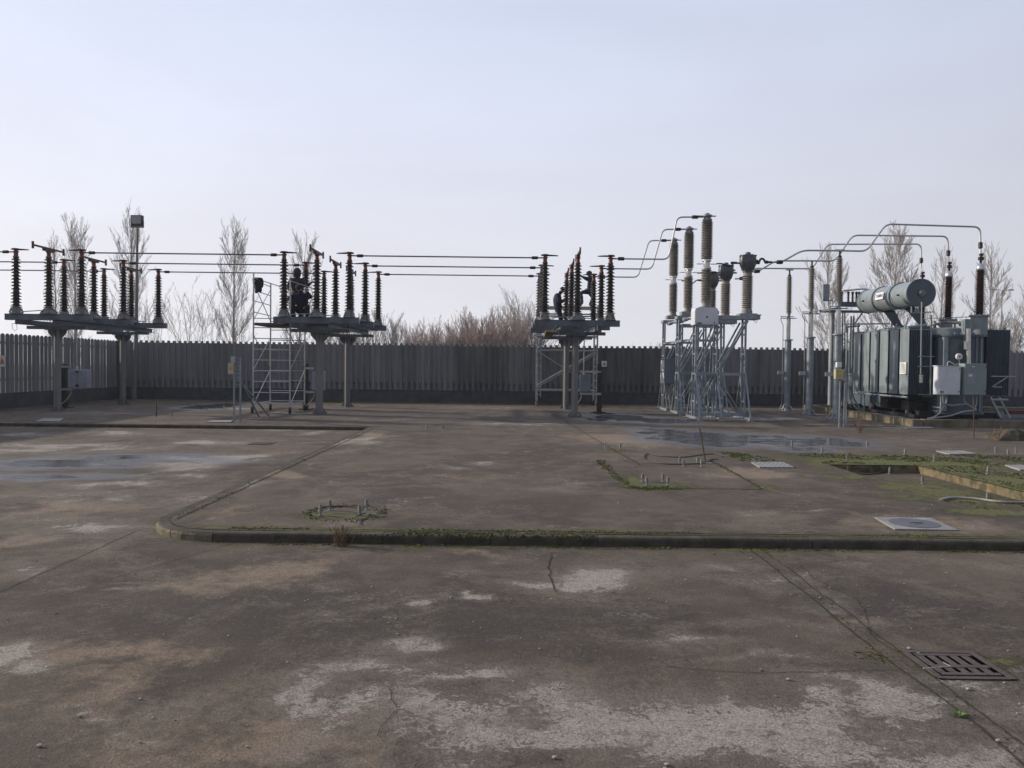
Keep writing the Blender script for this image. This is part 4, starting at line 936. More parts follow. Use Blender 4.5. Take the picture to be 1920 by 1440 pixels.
def under(b):
    for y in (23.7, 25.2, 26.7, 28.6):
        b.bb(12.5, 14.9, y, y + .22, .12, .30)
    b.bb(12.3, 12.42, 23.6, 29.5, .12, .22); b.bb(14.85, 14.97, 23.6, 29.5, .12, .22)
    for y in (24.0, 25.4): b.bb(12.35, 12.9, y, y + .5, .32, .62)
part('underframe', under, 'dark', each=True)
for y in (24.1, 26.6, 28.9):
    for x in (12.62, 14.66):
        part('wheel', lambda b: (b.lathe([(.17, -.05), (.17, .05)], (x, y + .35, .19), 16, axis=(1, 0, 0)), b.lathe([(.21, -.07), (.21, -.05)], (x, y + .35, .22), 16, axis=(1, 0, 0))), 'iron')
# conservator
cn = P(1727, 549.5, 24.0); cf = P(1627, 566, 28.0); CR = .412
ax = Vector((cf.x - cn.x, 4.0, cf.z - cn.z)).normalized(); Lc = 4.0
def cons(b): b.lathe([(CR, .03), (CR, Lc - .05), (CR * .93, Lc)], cn, 40, axis=ax)
co_ = part('conservator', cons, 'tfgreen')
def hoops(b):
    for t in (1.28, 2.62): b.lathe([(CR + .03, t - .03), (CR + .03, t + .03)], cn + ax * 0, 40, axis=ax)
    b.lathe([(CR + .015, Lc - .09), (CR + .015, Lc - .03)], cn, 40, axis=ax)
part('hoop', hoops, 'tfshade', co_, each=True)
def cap(b):
    b.lathe([(CR + .035, -.01), (CR + .035, .03)], cn, 40, axis=ax)
    for a in range(24): q = a * math.pi / 12; b.lathe([(.014, -.035), (.014, .045)], cn + Vector((math.cos(q) * (CR + .005), 0, math.sin(q) * (CR + .005))), 6, axis=ax)
part('end_cap', cap, 'tfshade', co_)  # unlit look of the cap comes from the darker paint
def lev(b):
    b.lathe([(.10, -.09), (.10, -.01)], cn, 20, axis=ax); b.lathe([(.075, -.105), (.085, -.09)], cn, 20, axis=ax); b.bb(cn.x - .045, cn.x - .03, cn.y - .125, cn.y - .10, cn.z - .05, cn.z + .05)
    for dz in (-.045, 0, .045): b.bb(cn.x - .03, cn.x + .035, cn.y - .125, cn.y - .10, cn.z + dz - .007, cn.z + dz + .007)
part('oil_level_gauge', lev, 'cast', co_)
# lettered plate on the side of the conservator
pc = cn + ax * 1.98; nrm_ = Vector((-1, 0, .12)).normalized(); yv = ax.copy(); zv = yv.cross(nrm_) * -1
if zv.z < 0: zv = -zv
nrm_ = zv.cross(yv); nrm_ = nrm_ if nrm_.x < 0 else -nrm_
Rm = Matrix((-yv, zv, nrm_)).transposed()
sp = part('name_plate', lambda b: b.box(pc + nrm_ * (CR + .028), (.62, .235, .012), Rm), 'signw', co_)
t_ = text_mesh('TAMINI', .15, 'lettering', 'blue', co_, pc + nrm_ * (CR + .036) - Vector(O), Rm.to_euler(), xscale=1.05, bold=.003)
def legs(b):
    for t in (1.15, 2.75):
        q = cn + ax * t
        b.prism([(q.x - .10, q.z - CR + .09), (q.x + .34, q.z - CR + .02), (13.52, 2.80), (13.30, 2.80)], q.y - .18, q.y - .14, 'xz'); b.prism([(q.x + .0, q.z - CR + .09), (q.x + .38, q.z - CR + .04), (13.78, 2.80), (13.62, 2.80)], q.y + .12, q.y + .16, 'xz')
        b.bb(q.x - .05, q.x + .3, q.y - .18, q.y + .16, q.z - CR - .03, q.z - CR + .03)
part('support_leg', legs, 'tfshade', co_, each=True)
def dots(b):
    for t in (.62, 3.35): b.lathe([(.03, 0), (.03, .07)], cn + ax * t + Vector((-CR * .97, 0, -.02)), 8, axis=(-1, 0, 0))
part('lifting_eye', dots, 'dark', co_, each=True)
# bushings
def bushing(px, ybot, ytop, Y, base_h, label):
    p0 = P(px, ybot, Y); p1 = P(px, ytop, Y); x, z0, z1 = p0.x, p0.z, p1.z
    f = part('bushing', lambda b: b.lathe([(.12, z0 - .06)] + sheds(z0, z1, 26, .092, .155, .085, .145) + [(.09, z1)], (x, Y, 0), 18), 'maroon')
    part('cap', lambda b: b.lathe([(.115, z1), (.125, z1 + .02), (.125, z1 + .10), (.08, z1 + .19), (.05, z1 + .22)], (x, Y, 0), 16), 'steel', f)
    part('terminal', lambda b: (b.lathe([(.035, z1 + .22), (.035, z1 + .50)], (x, Y, 0), 8), b.box((x, Y, z1 + .36), (.13, .09, .10)), b.box((x + .01, Y, z1 + .48), (.10, .08, .07))), 'dark', f)
    part('turret', lambda b: (b.lathe([(.235, z0 - base_h), (.235, z0 - .09)], (x, Y, 0), 24), b.lathe([(.28, z0 - .09), (.28, z0 - .05)], (x, Y, 0), 24), [b.lathe([(.014, z0 - .11), (.014, z0 - .02)], (x + .258 * math.cos(a * .52), Y + .258 * math.sin(a * .52), 0), 6) for a in range(12)]), 'tfgreen', f)
    return f
bushing(1836.5, 588, 507, PH[0], .70, '')
bushing(1777.5, 596, 520, PH[1], .58, '')
bushing(1727.5, 612, 536, PH[2], .5, '')
def top_pipes(b):
    a = P(1775, 604, 23.9); c = P(1813, 606, 23.6); b.tube([a, c], .05, 8); b.tube([P(1740, 611, 24.4), a], .04, 8)
    b.tube([P(1740, 597, 24.6), P(1822, 594, 24.1)], .012, 6)
    for x_, y_ in ((1752, 607), (1762, 609), (1789, 612), (1801, 609)): q = P(x_, y_, 24.3); b.lathe([(.05, -.05), (.05, .06), (.02, .1)], q, 10)
    q = P(1765, 611, 24.0); b.lathe([(.075, 0), (.075, .05)], q, 14, axis=(0, -1, 0)); b.lathe([(.05, 0), (.05, .2)], P(1752, 616, 24.4), 10)
part('valve_pipe', top_pipes, 'cast', each=True)
def duct(b):
    a = P(1815.5, 616, 23.15); c = P(1815.5, 682, 23.15); b.tube([a, c], .072, 12); b.tube([P(1812, 640, 23.12), P(1812, 655, 23.12)], .078, 12)
part('vertical_duct', duct, 'steel')
def junction(b):
    q = P(1812, 608, 23.3); b.box(q, (.2, .2, .3)); b.box(P(1809, 626, 23.3), (.1, .15, .5))
part('duct_head', junction, 'tfgreen')
def gauge(b): 
    q = P(1797, 668.5, 23.2); b.lathe([(.095, 0), (.095, .06), (.085, .07)], q, 20, axis=(0, -1, 0)); b.tube(fillet([q + Vector((0, 0, -.09)), q + Vector((.06, 0, -.2)), q + Vector((-.1, 0, -.25)), q + Vector((-.3, 0, -.12)), q + Vector((-.33, 0, -.3))], .08), .014, 6)
g_ = part('dial_gauge', gauge, 'signw'); part('dial_hub', lambda b: b.lathe([(.02, 0), (.02, .09)], P(1797, 668.5, 23.2), 8, axis=(0, -1, 0)), 'dark', g_)
def side_pipes(b):
    for px, y0, y1, Y in ((1728.5, 566, 702, 23.35), (1746.5, 590, 741, 23.3)):
        b.tube([P(px, y0, Y), P(px - 2, y1, Y)], .022, 8)
    for y in (668.5, 687, 740): b.tube([P(1722, y, 23.3), P(1752, y, 23.3)], .014, 6)
    b.bar(P(1704, 587, 23.7), P(1750, 585, 23.5), .03, .03)
    for x_ in (1709, 1717, 1722): b.tube([P(x_, 575, 23.9), P(x_, 587, 23.8)], .02, 6)
part('pipework', side_pipes, 'tfgreen', each=True)
def breather(b): 
    q = P(1727, 712, 23.3); b.lathe([(.06, -.10), (.065, -.08), (.055, -.07), (.055, .10), (.07, .11), (.07, .14), (.03, .17)], q, 14)
part('breather', breather, 'steel')
q0 = P(1704, 692, 24.0)
def np_(b): b.bb(RX0 - .06, RX0 - .045, 23.66, 24.04, 1.45, 1.82); b.bb(RX0 - .045, RX0 - .02, 23.7, 23.72, 1.5, 1.78)
rp = part('rating_plate', np_, 'signw'); part('rating_text', lambda b: [b.bb(RX0 - .063, RX0 - .061, 23.70, 24.0, 1.50 + k * .035, 1.512 + k * .035) for k in range(8)], 'greycab', rp)
def struts(b):
    for x_ in (14.55, 14.82): b.bar((x_, 23.5, .78), (x_ + .28, 23.4, .16), .08, .05)
    b.bar((14.62, 23.45, .5), (14.95, 23.45, .48), .05, .04); b.bar((14.46, 23.35, 1.42), (15.2, 23.35, 1.42), .05, .03); b.bar((14.5, 23.35, 1.1), (14.95, 23.35, 1.4), .03, .03); b.bar((14.5, 23.36, 1.1), (14.8, 23.36, 1.1), .03, .03); b.bar((14.47, 23.37, .72), (15.0, 23.37, .72), .05, .05)
part('side_strut', struts, 'galv_light', each=True)
def lp(b):
    b.tube([(12.05, 27.9, .2), (12.05, 27.9, 3.1), (12.5, 27.9, 3.15)], .04, 8); b.tube([(12.2, 27.8, .2), (12.2, 27.8, 3.0)], .03, 8); b.bar((12.0, 27.9, 3.2), (13.3, 27.3, 3.2), .05, .05); b.tube([(12.3, 27.9, 3.2), (12.75, 28.1, 3.75)], .03, 6)
    b.tube([(12.0, 27.9, 3.2), (12.0, 27.9, 2.9)], .04, 6); b.tube([(12.4, 27.8, 3.25), (12.4, 27.8, 2.9)], .03, 6)
    for k in range(5): b.bar((RX0 + .03, 24 + k * .655, zt + .02), (RX0 + .25, 24.25 + k * .655, zt + .22), .03, .03)
part('riser_pipe', lp, 'tfgreen', each=True)
# valve unit at the left of the radiators
b = MB(P(1595, 722, 26.8)); q = P(1595, 712, 26.8); b.lathe([(.07, -.25), (.09, -.23), (.09, -.12), (.07, -.1), (.07, .15), (.10, .17), (.10, .2), (.04, .22)], q, 14)
o = b.build('valve_body', 'galv_light'); o.name = 'oil_valve'
tag(o, 'bright metal valve cylinder at the far left end of the radiators', 'valve')
b = MB(o.location); q = P(1595, 712, 26.8); b.tube([q + Vector((-.03, 0, .2)), q + Vector((-.03, 0, 2.2))], .03, 8); b.tube([q + Vector((.06, 0, .2)), q + Vector((.06, 0, 2.2))], .03, 8); b.tube(fillet([q + Vector((-.04, 0, -.2)), q + Vector((-.02, 0, -.7)), q + Vector((.2, -.2, -1.05))], .2), .03, 8); b.tube(fillet([q + Vector((.05, 0, -.2)), q + Vector((.08, 0, -.6)), q + Vector((.3, -.2, -1.05))], .2), .03, 8)
pp = b.build('pipe', 'cast'); pp.parent = o; pp.location = (0, 0, 0)
# ------------------------------------------------------------------ cabinets at the transformer front
def cabinet(label, fx0, fx1, y0, y1, Y, depth, material, dmat, name):
    a = P(fx0, y0, Y); c = P(fx1, y1, Y); o = thing(name, label, 'cabinet', (a.x, Y, c.z))
    b = MB(o.location); b.bb(a.x, c.x, Y, Y + depth, c.z, a.z, bev=.012); h = b.build('housing', material, o)
    b = MB(o.location); b.bb(a.x + .012, c.x - .012, Y - .016, Y - .002, c.z + .012, a.z - .03); d = b.build('door', material, o)
    b = MB(o.location)
    for t in (.10, .88): b.bb(c.x - .05, c.x - .03, Y - .03, Y - .016, c.z + (a.z - c.z) * t, c.z + (a.z - c.z) * t + .035)
    b.build('lock', 'black', d)
    return o, a, c
o, a, c = cabinet('white equipment cabinet with a lilac-grey door on the transformer front', 1761.5, 1800, 686.5, 740.5, 22.3, .32, 'white', 'white', 'equipment_cabinet')
b = MB(o.location); b.bb(a.x - .02, c.x + .01, 22.285, 22.63, a.z + .002, a.z + .02); b.build('rain_hood', 'white', o)
b = MB(o.location); b.bb(a.x + .02, a.x + .13, 22.278, 22.283, c.z + .05, c.z + .11); b.build('small_plate', 'bluecab', o)
for dx in (.15, .32): 
    b = MB(o.location); b.tube(fillet([(a.x + dx, 22.45, c.z), (a.x + dx, 22.45, c.z - .25), (a.x + .12, 22.4, c.z - .45), (a.x + .05, 22.3, .35), (a.x - .3, 22.0, .24), (a.x - .62, 21.7, .225)], .2), .022, 8); b.build('conduit', 'cablegrey', o)
o2, a2, c2 = cabinet('pale green control cabinet with a worn paper label, right of the white one', 1809, 1849, 681.5, 741, 22.25, .30, 'greencab', 'greencab', 'control_cabinet')
b = MB(o2.location); q = P(1822, 708, 22.2); b.bb(q.x - .10, q.x + .10, 22.228, 22.233, q.z - .17, q.z + .13); b.build('paper_label', 'greycab', o2)
b = MB(o2.location); b.bb(q.x - .07, q.x + .03, 22.224, 22.227, q.z + .03, q.z + .09); b.bb(q.x + .02, q.x + .10, 22.228, 22.232, q.z + .30, q.z + .33); b.build('label_mark', 'signw', o2)
for k, dx in enumerate((.08, .2, .34, .45)):
    b = MB(o2.location); pts = [(a2.x + dx, 22.4, c2.z), (a2.x + dx + .02, 22.4, c2.z - .22), (a2.x + .42 - k * .02, 22.35, c2.z - .42), (a2.x + .36, 22.25, .45), (a2.x - .1, 22.15, .40), (a2.x - .5, 22.0, .29), (a2.x - 1.1, 21.8, .235), (a2.x - 1.3, 21.6, .225)] if k != 1 else [(a2.x - .5, 22.4, c2.z), (a2.x - .52, 22.4, c2.z - .25), (a2.x - .3, 22.4, .56), (a2.x + .2, 22.4, .62)]
    b.tube(fillet(pts, .18), .022, 8); b.build('conduit', 'cablegrey', o2)
# ------------------------------------------------------------------ bund wall and outlet structure
b = MB((11.2, 21.4, 0)); rnd = random.Random(9)
y = 21.4
while y < 29.2:
    L = rnd.uniform(.9, 1.3); b.bb(11.15 + rnd.uniform(-.01, .01), 11.42, y + .006, min(y + L, 29.6) - .006, -.02, .21 + rnd.uniform(-.012, .012)); y += L
x = 11.43
while x < 20:
    L = rnd.uniform(.9, 1.3); b.bb(x + .006, x + L - .006, 21.35 + rnd.uniform(-.01, .01), 21.62, -.02, .21 + rnd.uniform(-.012, .012)); x += L
b.bb(11.15, 20, 29.35, 29.6, -.02, .2)
o = b.build('bund_wall', 'kerbpale'); tag(o, 'low concrete block wall round the transformer basin', 'low wall')
b = MB(); b.bb(11.43, 20, 21.63, 29.34, -.1, .012); tag(b.build('basin_floor', 'fence2'), kind='structure')
b = MB((11.0, 17.6, 0)); rnd = random.Random(21); nx_, ny_ = 26, 8; vs = []
for j in range(ny_ + 1):
    for i in range(nx_ + 1):
        u, v = i / nx_, j / ny_; e_ = min(u * 9, 1, v * 3.2, (1 - v) * 3.2) ; x = 11.1 + u * 3.2; y = 17.5 + v * .9
        vs.append((x + rnd.uniform(-.02, .02), y + .06 * mnoise.noise(Vector((x * 2, 0, 1))), -.02 + max(0, e_) ** .6 * .24 * (1 + .35 * mnoise.noise(Vector((x * 2.2, y * 2.2, 0)))) + rnd.uniform(-.012, .012)))
b.add(vs, [(j * (nx_ + 1) + i, j * (nx_ + 1) + i + 1, (j + 1) * (nx_ + 1) + i + 1, (j + 1) * (nx_ + 1) + i) for j in range(ny_) for i in range(nx_)])
o = b.build('concrete_block', 'kerb'); tag(o, 'brown broken concrete slab edge at the far right, under dry twigs', 'concrete block')
b = MB((13.8, 22.2, .1)); b.bb(14.9, 20, 22.5, 22.62, .012, .17); o = b.build('steel_rail', 'dark'); tag(o, 'dark steel rail lying in the basin right of the transformer', 'rail')
b = MB((15.5, 24.5, .1)); q = P(1905, 773, 25.5); b.bb(q.x - .25, 20, 25.5, 25.7, q.z - .07, q.z + .06); o = b.build('red_beam', 'brick'); tag(o, 'dull red beam lying behind the basin at the right edge', 'beam')
bx = P(1558, 700, 30.2).x
o = thing('outlet_structure', 'steel gantry with small post insulators left of the conservator', 'gantry', (bx, 30.2, 0))
b = MB(o.location); b.tube([(bx, 30.2, 0), (bx, 30.2, P(1558, 582, 30.2).z)], .10, 14); b.tube([(bx + .3, 30.2, 0), (bx + .3, 30.2, P(1566, 582, 30.2).z)], .045, 8); b.lathe([(.26, .002), (.26, .04)], (bx, 30.2, 0), 14); b.build('post', 'galv', o)
b = MB(o.location); z_ = P(1575, 578, 29).z; b.bb(bx - .6, 13.6, 29.9, 29.96, z_ - .10, z_); b.bb(bx - .55, 13.4, 28.5, 28.6, z_ + .02, z_ + .2); b.bb(bx - .55, bx - .5, 28.6, 29.9, z_ - .08, z_); b.bb(bx + .9, 13.4, 28.6, 28.7, z_ - 1.0, z_ - .94); build_each(b, 'beam', 'beam', o)
for k in range(6):
    b = MB(o.location); x_ = P((1572, 1584, 1592, 1599, 1604, 1562)[k], 560, 29).x; b.lathe(sheds(z_ + .2, z_ + .52, 6, .028, .055) , (x_, 28.7, 0), 10); b.lathe([(.05, z_ + .52), (.06, z_ + .56), (.03, z_ + .60)], (x_, 28.7, 0), 8); b.build('post_insulator', 'brown', o)
b = MB(o.location); b.tube(fillet([P(1582, 545, 28.7), P(1622, 541, 28.3), P(1634, 545, 28.1), P(1636, 552, 28.1)], .15), .035, 8); b.build('vent_pipe', 'steel', o)
b = MB(o.location)
for x_, t, bt in ((1580, 582, 760), (1584, 582, 745), (1575, 582, 740)): b.tube([P(x_, t, 28.9), P(x_, bt, 28.9)], .022, 6)
build_each(b, 'cable_drop', 'cable', o)
b = MB(o.location); q = P(1548, 549, 30.2); b.box(q, (.25, .15, .65)); b.box(q + Vector((.1, 0, -.3)), (.4, .04, .04)); b.build('fuse_unit', 'galv', o)
# ------------------------------------------------------------------ small drive cabinets at the racks
def drive(label, px0, px1, y0, y1, Y, post_px, post_top, post_base, Yp, rodtop, material='greycab', postw=.16, pmat='dark'):
    a = P(px0, y0, Y); c = P(px1, y1, Y); o = thing('drive_cabinet', label, 'drive cabinet', (a.x, Y, c.z), 'motor drive cabinets at the racks')
    b = MB(o.location); b.bb(a.x, c.x, Y, Y + .28, c.z, a.z, bev=.01); b.build('housing', material, o)
    b = MB(o.location); n = 2 if (c.x - a.x) > .5 else 1; wd = (c.x - a.x) / n
    for k in range(n): b.bb(a.x + k * wd + .008, a.x + (k + 1) * wd - .008, Y - .014, Y - .002, c.z + .01, a.z - .02)
    d = b.build('door', material, o)
    if n == 2:
        b = MB(o.location); mx_ = (a.x + c.x) / 2
        for zz in (a.z - .07, c.z + .07): b.bb(mx_ - .05, mx_ + .05, Y - .03, Y - .015, zz - .03, zz + .03)
        b.build('latch', 'black', d)
    b = MB(o.location); p = P(post_px, post_base, Yp); b.bb(p.x - postw / 2, p.x + postw / 2, Yp - .08, Yp + .08, .03, P(post_px, post_top, Yp).z); b.bb(p.x - .2, p.x + .2, Yp - .2, Yp + .2, .003, .03); b.build('post', pmat, o)
    b = MB(o.location)
    for zz in (a.z + .06, c.z - .10): b.bb(min(p.x, a.x), max(p.x, a.x) + .04, Y + .1, Y + .16, zz, zz + .07)
    b.bb(p.x - .02, p.x + .02, min(Y + .1, Yp), max(Y + .1, Yp), a.z + .06, a.z + .12); build_each(b, 'bracket', 'galv_light', o)
    b = MB(o.location); xr = a.x + (c.x - a.x) * .35; b.tube([(xr, Y + .14, a.z), (xr, Y + .14, rodtop)], .020, 8); b.lathe([(.05, a.z), (.05, a.z + .05), (.03, a.z + .12)], (xr, Y + .14, 0), 10); b.build('drive_shaft', 'galv_light', o)
    b = MB(o.location); b.tube(fillet([(a.x + .08, Y + .1, c.z), (a.x + .06, Y + .1, c.z - .2), (a.x - .1, Y + .05, c.z - .45), (a.x - .3, Y, c.z - .6 if c.z > .65 else .02)], .2), .020, 8); b.build('conduit', 'cablegrey', o)
    return o
drive('lilac-grey two-door drive cabinet hung beside the left rack post', 127, 163, 693, 727, 25.2, 121, 683, 762, 25.6, 2.66)
drive('blue-grey drive cabinet behind the near post of the second rack', 585, 607, 696, 732, 26.0, 573, 682, 766, 26.3, 2.66)
drive('narrow blue-grey drive cabinet with a tall shaft at the third rack', 1088, 1108, 702, 735, 26.2, 1123, 683, 774, 26.5, 2.66, 'bluecab')
# ------------------------------------------------------------------ scaffold towers
def caster(b, x, y, z=0):
    b.lathe([(.085, -.025), (.085, .025)], (x, y, .088), 14, axis=(1, .15, 0)); b.bb(x - .035, x + .035, y - .02, y + .02, .16, .19); b.bb(x - .04, x - .03, y - .025, y + .025, .07, .19); b.bb(x + .03, x + .04, y - .025, y + .025, .07, .19)
def casters(o, pts):
    for x, y in pts:
        b = MB(o.location); b.lathe([(.10, -.028), (.10, .028)], (x, y, .104), 16, axis=(1, .55, 0)); b.lathe([(.05, -.032), (.05, .032)], (x, y, .104), 10, axis=(1, .55, 0)); w_ = b.build('caster', 'dark', o)
        b = MB(o.location); b.bb(x - .042, x - .030, y - .03, y + .03, .06, .20); b.bb(x + .030, x + .042, y - .03, y + .03, .06, .20); b.bb(x - .042, x + .042, y - .03, y + .03, .19, .21); b.tube([(x, y, .2), (x, y, .34)], .022, 8); b.build('fork', 'galv_light', w_)
X0, X1, Y0, Y1 = -8.04, -6.90, 24.02, 25.72
o = thing('ladder_scaffold', 'narrow wheeled aluminium scaffold tower at the left end of the second rack', 'scaffold', ((X0 + X1) / 2, (Y0 + Y1) / 2, 0))
for Y, top in ((Y0, (4.34, 4.16)), (Y1, (4.22, 4.10))):
    b = MB(o.location)
    for x, tz in ((X0, top[0]), (X1, top[1])): b.tube([(x, Y, .2), (x, Y, tz)], .025, 8)
    z = .32
    while z < 2.7: b.tube([(X0, Y, z), (X1, Y, z)], .016, 6); z += .335
    for z in (2.95,): b.tube([(X0, Y, z), (X1, Y, z)], .014, 6)
    b.build('end_frame', 'alu', o)
b = MB(o.location)
for x in (X0, X1):
    for z0, z1 in ((.25, 1.35), (1.35, 2.4), (2.9, 4.0)):
        if x == X1 and z0 > 2.5: continue
        b.tube([(x, Y0, z0), (x, Y1, z1)], .014, 6); b.tube([(x, Y1, z0 + .05), (x, Y0, z1 + .05)], .014, 6) if z0 != .25 else None
    b.tube([(x, Y0, .30), (x, Y1, .30)], .016, 6)
build_each(b, 'diagonal_brace', 'alu', o)
b = MB(o.location)
for z in (3.15, 3.50, 3.82, 4.12): b.tube([(X0, Y0, z), (X0, Y1, z - .02)], .014, 6)
b.tube([(X1, Y0, 4.12), (X1 + .65, Y0 + .3, 3.92)], .016, 6); b.tube([(X0, Y0, 4.2), (X0 + .6, Y1, 4.02)], .014, 6)
build_each(b, 'guard_rail', 'alu', o)
b = MB(o.location); b.bb(X0 + .02, X1 - .02, Y0 + .02, Y1 - .02, 2.74, 2.80); b.build('deck', 'oldwood', o)
casters(o, [(X0 - .03, Y0), (X1, Y0), (X0, Y1), (X1, Y1)])
b = MB((-7.3, 24.9, 2.83)); b.bb(-8.25, -5.35, 24.74, 25.02, 2.806, 2.856); o = b.build('scaffold_board', 'oldwood'); tag(o, 'wooden board bridging the ladder scaffold and the second rack', 'board')
b = MB((-7.3, 25.3, 2.83)); b.bb(-8.1, -5.3, 25.10, 25.38, 2.806, 2.856); o = b.build('scaffold_board', 'oldwood'); tag(o, 'rear wooden board beside the one bridging scaffold and second rack', 'board')
b = MB((-8.0, 24.2, 3.9)); rnd = random.Random(5); vs = []
q = P(483, 534, 24.3)
for i in range(9):
    for k in range(10):
        a_ = k * 2 * math.pi / 10; t = i / 8; rx = .14 + .03 * math.sin(5 * t) + rnd.uniform(-.02, .02); ry = .09 + rnd.uniform(-.015, .015)
        vs.append((q.x + rx * math.cos(a_) + .03 * t, q.y + ry * math.sin(a_), q.z + .22 - t * .44 - (.05 * math.cos(a_ * 2 + 1) if i == 8 else 0)))
b.add(vs, [(i * 10 + k, i * 10 + (k + 1) % 10, (i + 1) * 10 + (k + 1) % 10, (i + 1) * 10 + k) for i in range(8) for k in range(10)] + [tuple(range(10)), tuple(range(80, 90))], 0, True)
o = b.build('hanging_jacket', 'darkwear'); tag(o, 'dark jacket hanging from the top rail of the ladder scaffold', 'jacket')
b = MB((-7.9, 24.0, 2.6)); q = P(530, 605, 23.95); b.box(q, (.34, .2, .16), None, 0, .02); o = b.build('tool_case', 'dark'); tag(o, 'small dark tool case with an orange and white sticker by the scaffold deck', 'tool case')
b = MB(o.location); b.bb(q.x - .12, q.x + .02, q.y - .106, q.y - .101, q.z - .05, q.z + .05, 0); b.bb(q.x + .03, q.x + .11, q.y - .106, q.y - .101, q.z - .05, q.z + .05, 1); s_ = b.build('sticker', ['signw', 'orange']); s_.parent = o; s_.location = (0, 0, 0)
# frame scaffold at the third rack
X0, X1, Y0, Y1 = .98, 3.32, 30.25, 31.45; DZ = 3.85
o = thing('frame_scaffold', 'wide wheeled scaffold tower behind the third rack by the fence', 'scaffold', ((X0 + X1) / 2, (Y0 + Y1) / 2, 0))
for x in (X0, X1):
    b = MB(o.location)
    for y in (Y0, Y1): b.bb(x - .03, x + .03, y - .03, y + .03, .2, DZ)
    b.bb(x + .12, x + .16, Y0 - .02, Y0 + .02, .35, 3.0) if x == X0 else b.bb(x - .16, x - .12, Y0 - .02, Y0 + .02, .35, 3.0)
    for k in range(12): z = .45 + k * .28; b.bb(x - .016, x + .016, Y0, Y1, z - .016, z + .016); b.bb(x - (.14 if x == X1 else -.03), x + (-.03 if x == X1 else .14), Y0 - .015, Y0 + .015, z - .012, z + .012)
    b.build('end_frame', 'galv_light', o)
b = MB(o.location)
for y in (Y0 - .03, Y1 + .03):
    for z in (.62, 2.18, 2.74, 3.6): b.tube([(X0, y, z), (X1, y, z)], .030, 8)
build_each(b, 'horizontal_rail', 'galv_light', o)
b = MB(o.location)
for y in (Y0 - .05,): b.tube([(X0, y, 2.15), (X1, y, .7)], .022, 6); b.tube([(X0, y, .82), (X1, y, 2.15)], .022, 6); b.tube([(X0, y, .74), (X1, y, 2.07)], .018, 6); b.tube([(X0, y, 2.25), (X0 + 1.2, y, 3.2)], .02, 6)
b.tube([(X0, Y1, .8), (X1, Y1, 2.15)], .022, 6); build_each(b, 'diagonal_brace', 'galv_light', o)
b = MB(o.location); b.bb(X0 + .02, X1, Y0 - .12, Y1, DZ, DZ + .05); b.build('deck', 'galv_light', o)
casters(o, [(X0, Y0), (X1, Y0), (X0, Y1), (X1, Y1)])
b = MB((1.2, 22.5, 2.6)); b.box((1.16, 25.0, 2.595), (.26, 4.9, .05), Matrix.Rotation(-.03, 3, 'Z')); b.box((1.16, 22.6, 2.60), (.27, .06, .07), Matrix.Rotation(-.03, 3, 'Z')); o = b.build('scaffold_board', 'wood'); tag(o, 'long wooden board under the third rack, its sawn end facing the camera', 'board')
b = MB((1.9, 29.1, 2.85)); b.bb(.9, 3.0, 28.82, 29.22, 2.806, 2.87); o = b.build('scaffold_board', 'wood'); tag(o, 'wooden board under the crouching worker at the third rack', 'board')
# ------------------------------------------------------------------ light mast, marker posts, signs
bx = -15.5; Yb = 31.75; base = P(251, 743, Yb); top = P(257.5, 428, Yb)
o = thing('light_mast', 'tall light mast with one square floodlight in the left corner', 'light mast', (base.x, Yb, 0))
b = MB(o.location); b.tube([(base.x, Yb, -.02), (base.x.__float__() + .09, Yb, 2.4), (top.x, Yb, top.z)], [.115, .085, .045], 14); b.build('pole', 'post', o)
lc = P(257.5, 414, Yb)
b = MB(o.location); b.box(lc, (.46, .18, .44), None, 0, .015); b.box(lc + Vector((0, .12, 0)), (.3, .1, .3)); f = b.build('floodlight', 'dark', o)
b = MB(o.location); b.box(lc + Vector((0, -.095, .03)), (.38, .012, .32)); b.build('lens', 'glass', f)
b = MB(o.location); b.box(lc + Vector((0, 0, -.26)), (.52, .06, .04)); b.bb(lc.x - .26, lc.x - .24, Yb - .03, Yb + .03, lc.z - .26, lc.z); b.bb(lc.x + .24, lc.x + .26, Yb - .03, Yb + .03, lc.z - .26, lc.z); b.build('bracket', 'dark', o)
g = G(443, 790); Ym = g.y
o = thing('marker_post', 'braced steel marker post with a yellowed box, left of the ladder scaffold', 'marker post', (g.x, Ym, 0))
b = MB(o.location)
for dx in (-.06, .11): b.bb(g.x + dx - .02, g.x + dx + .02, Ym - .02, Ym + .02, -.01, 1.72)
for k in range(8): b.bb(g.x - .04, g.x + .09, Ym - .012, Ym + .012, .98 + k * .1, 1.0 + k * .1)
b.bar((g.x + .05, Ym, 1.15), (g.x + .18, Ym + 2.2, .01), .035, .035); b.bar((g.x + .12, Ym, 1.1), (g.x - .02, Ym + 1.9, .01), .035, .035); b.build('post', 'galv', o)
b = MB(o.location); q = P(434, 691, Ym); b.box(q, (.15, .12, .30), None, 0, .01); b.build('sign_box', 'beige', o); b = MB(o.location); b.prism([(q.x - .04, q.z - .02), (q.x + .04, q.z - .02), (q.x, q.z + .07)], q.y - .066, q.y - .062, 'xz'); b.build('warning_triangle', 'orange', o)
b = MB(o.location); b.box(P(437, 674, Ym), (.11, .06, .16)); b.build('top_plate', 'galv_light', o)
g = G(1578, 801); Ym = g.y
o = thing('marker_post', 'marker post with white and yellow boxes in front of the nearest arrester', 'marker post', (g.x, Ym, 0))
b = MB(o.location)
for dx in (-.06, .07): b.bb(g.x + dx - .018, g.x + dx + .018, Ym - .02, Ym + .02, -.01, P(1578, 690, Ym).z)
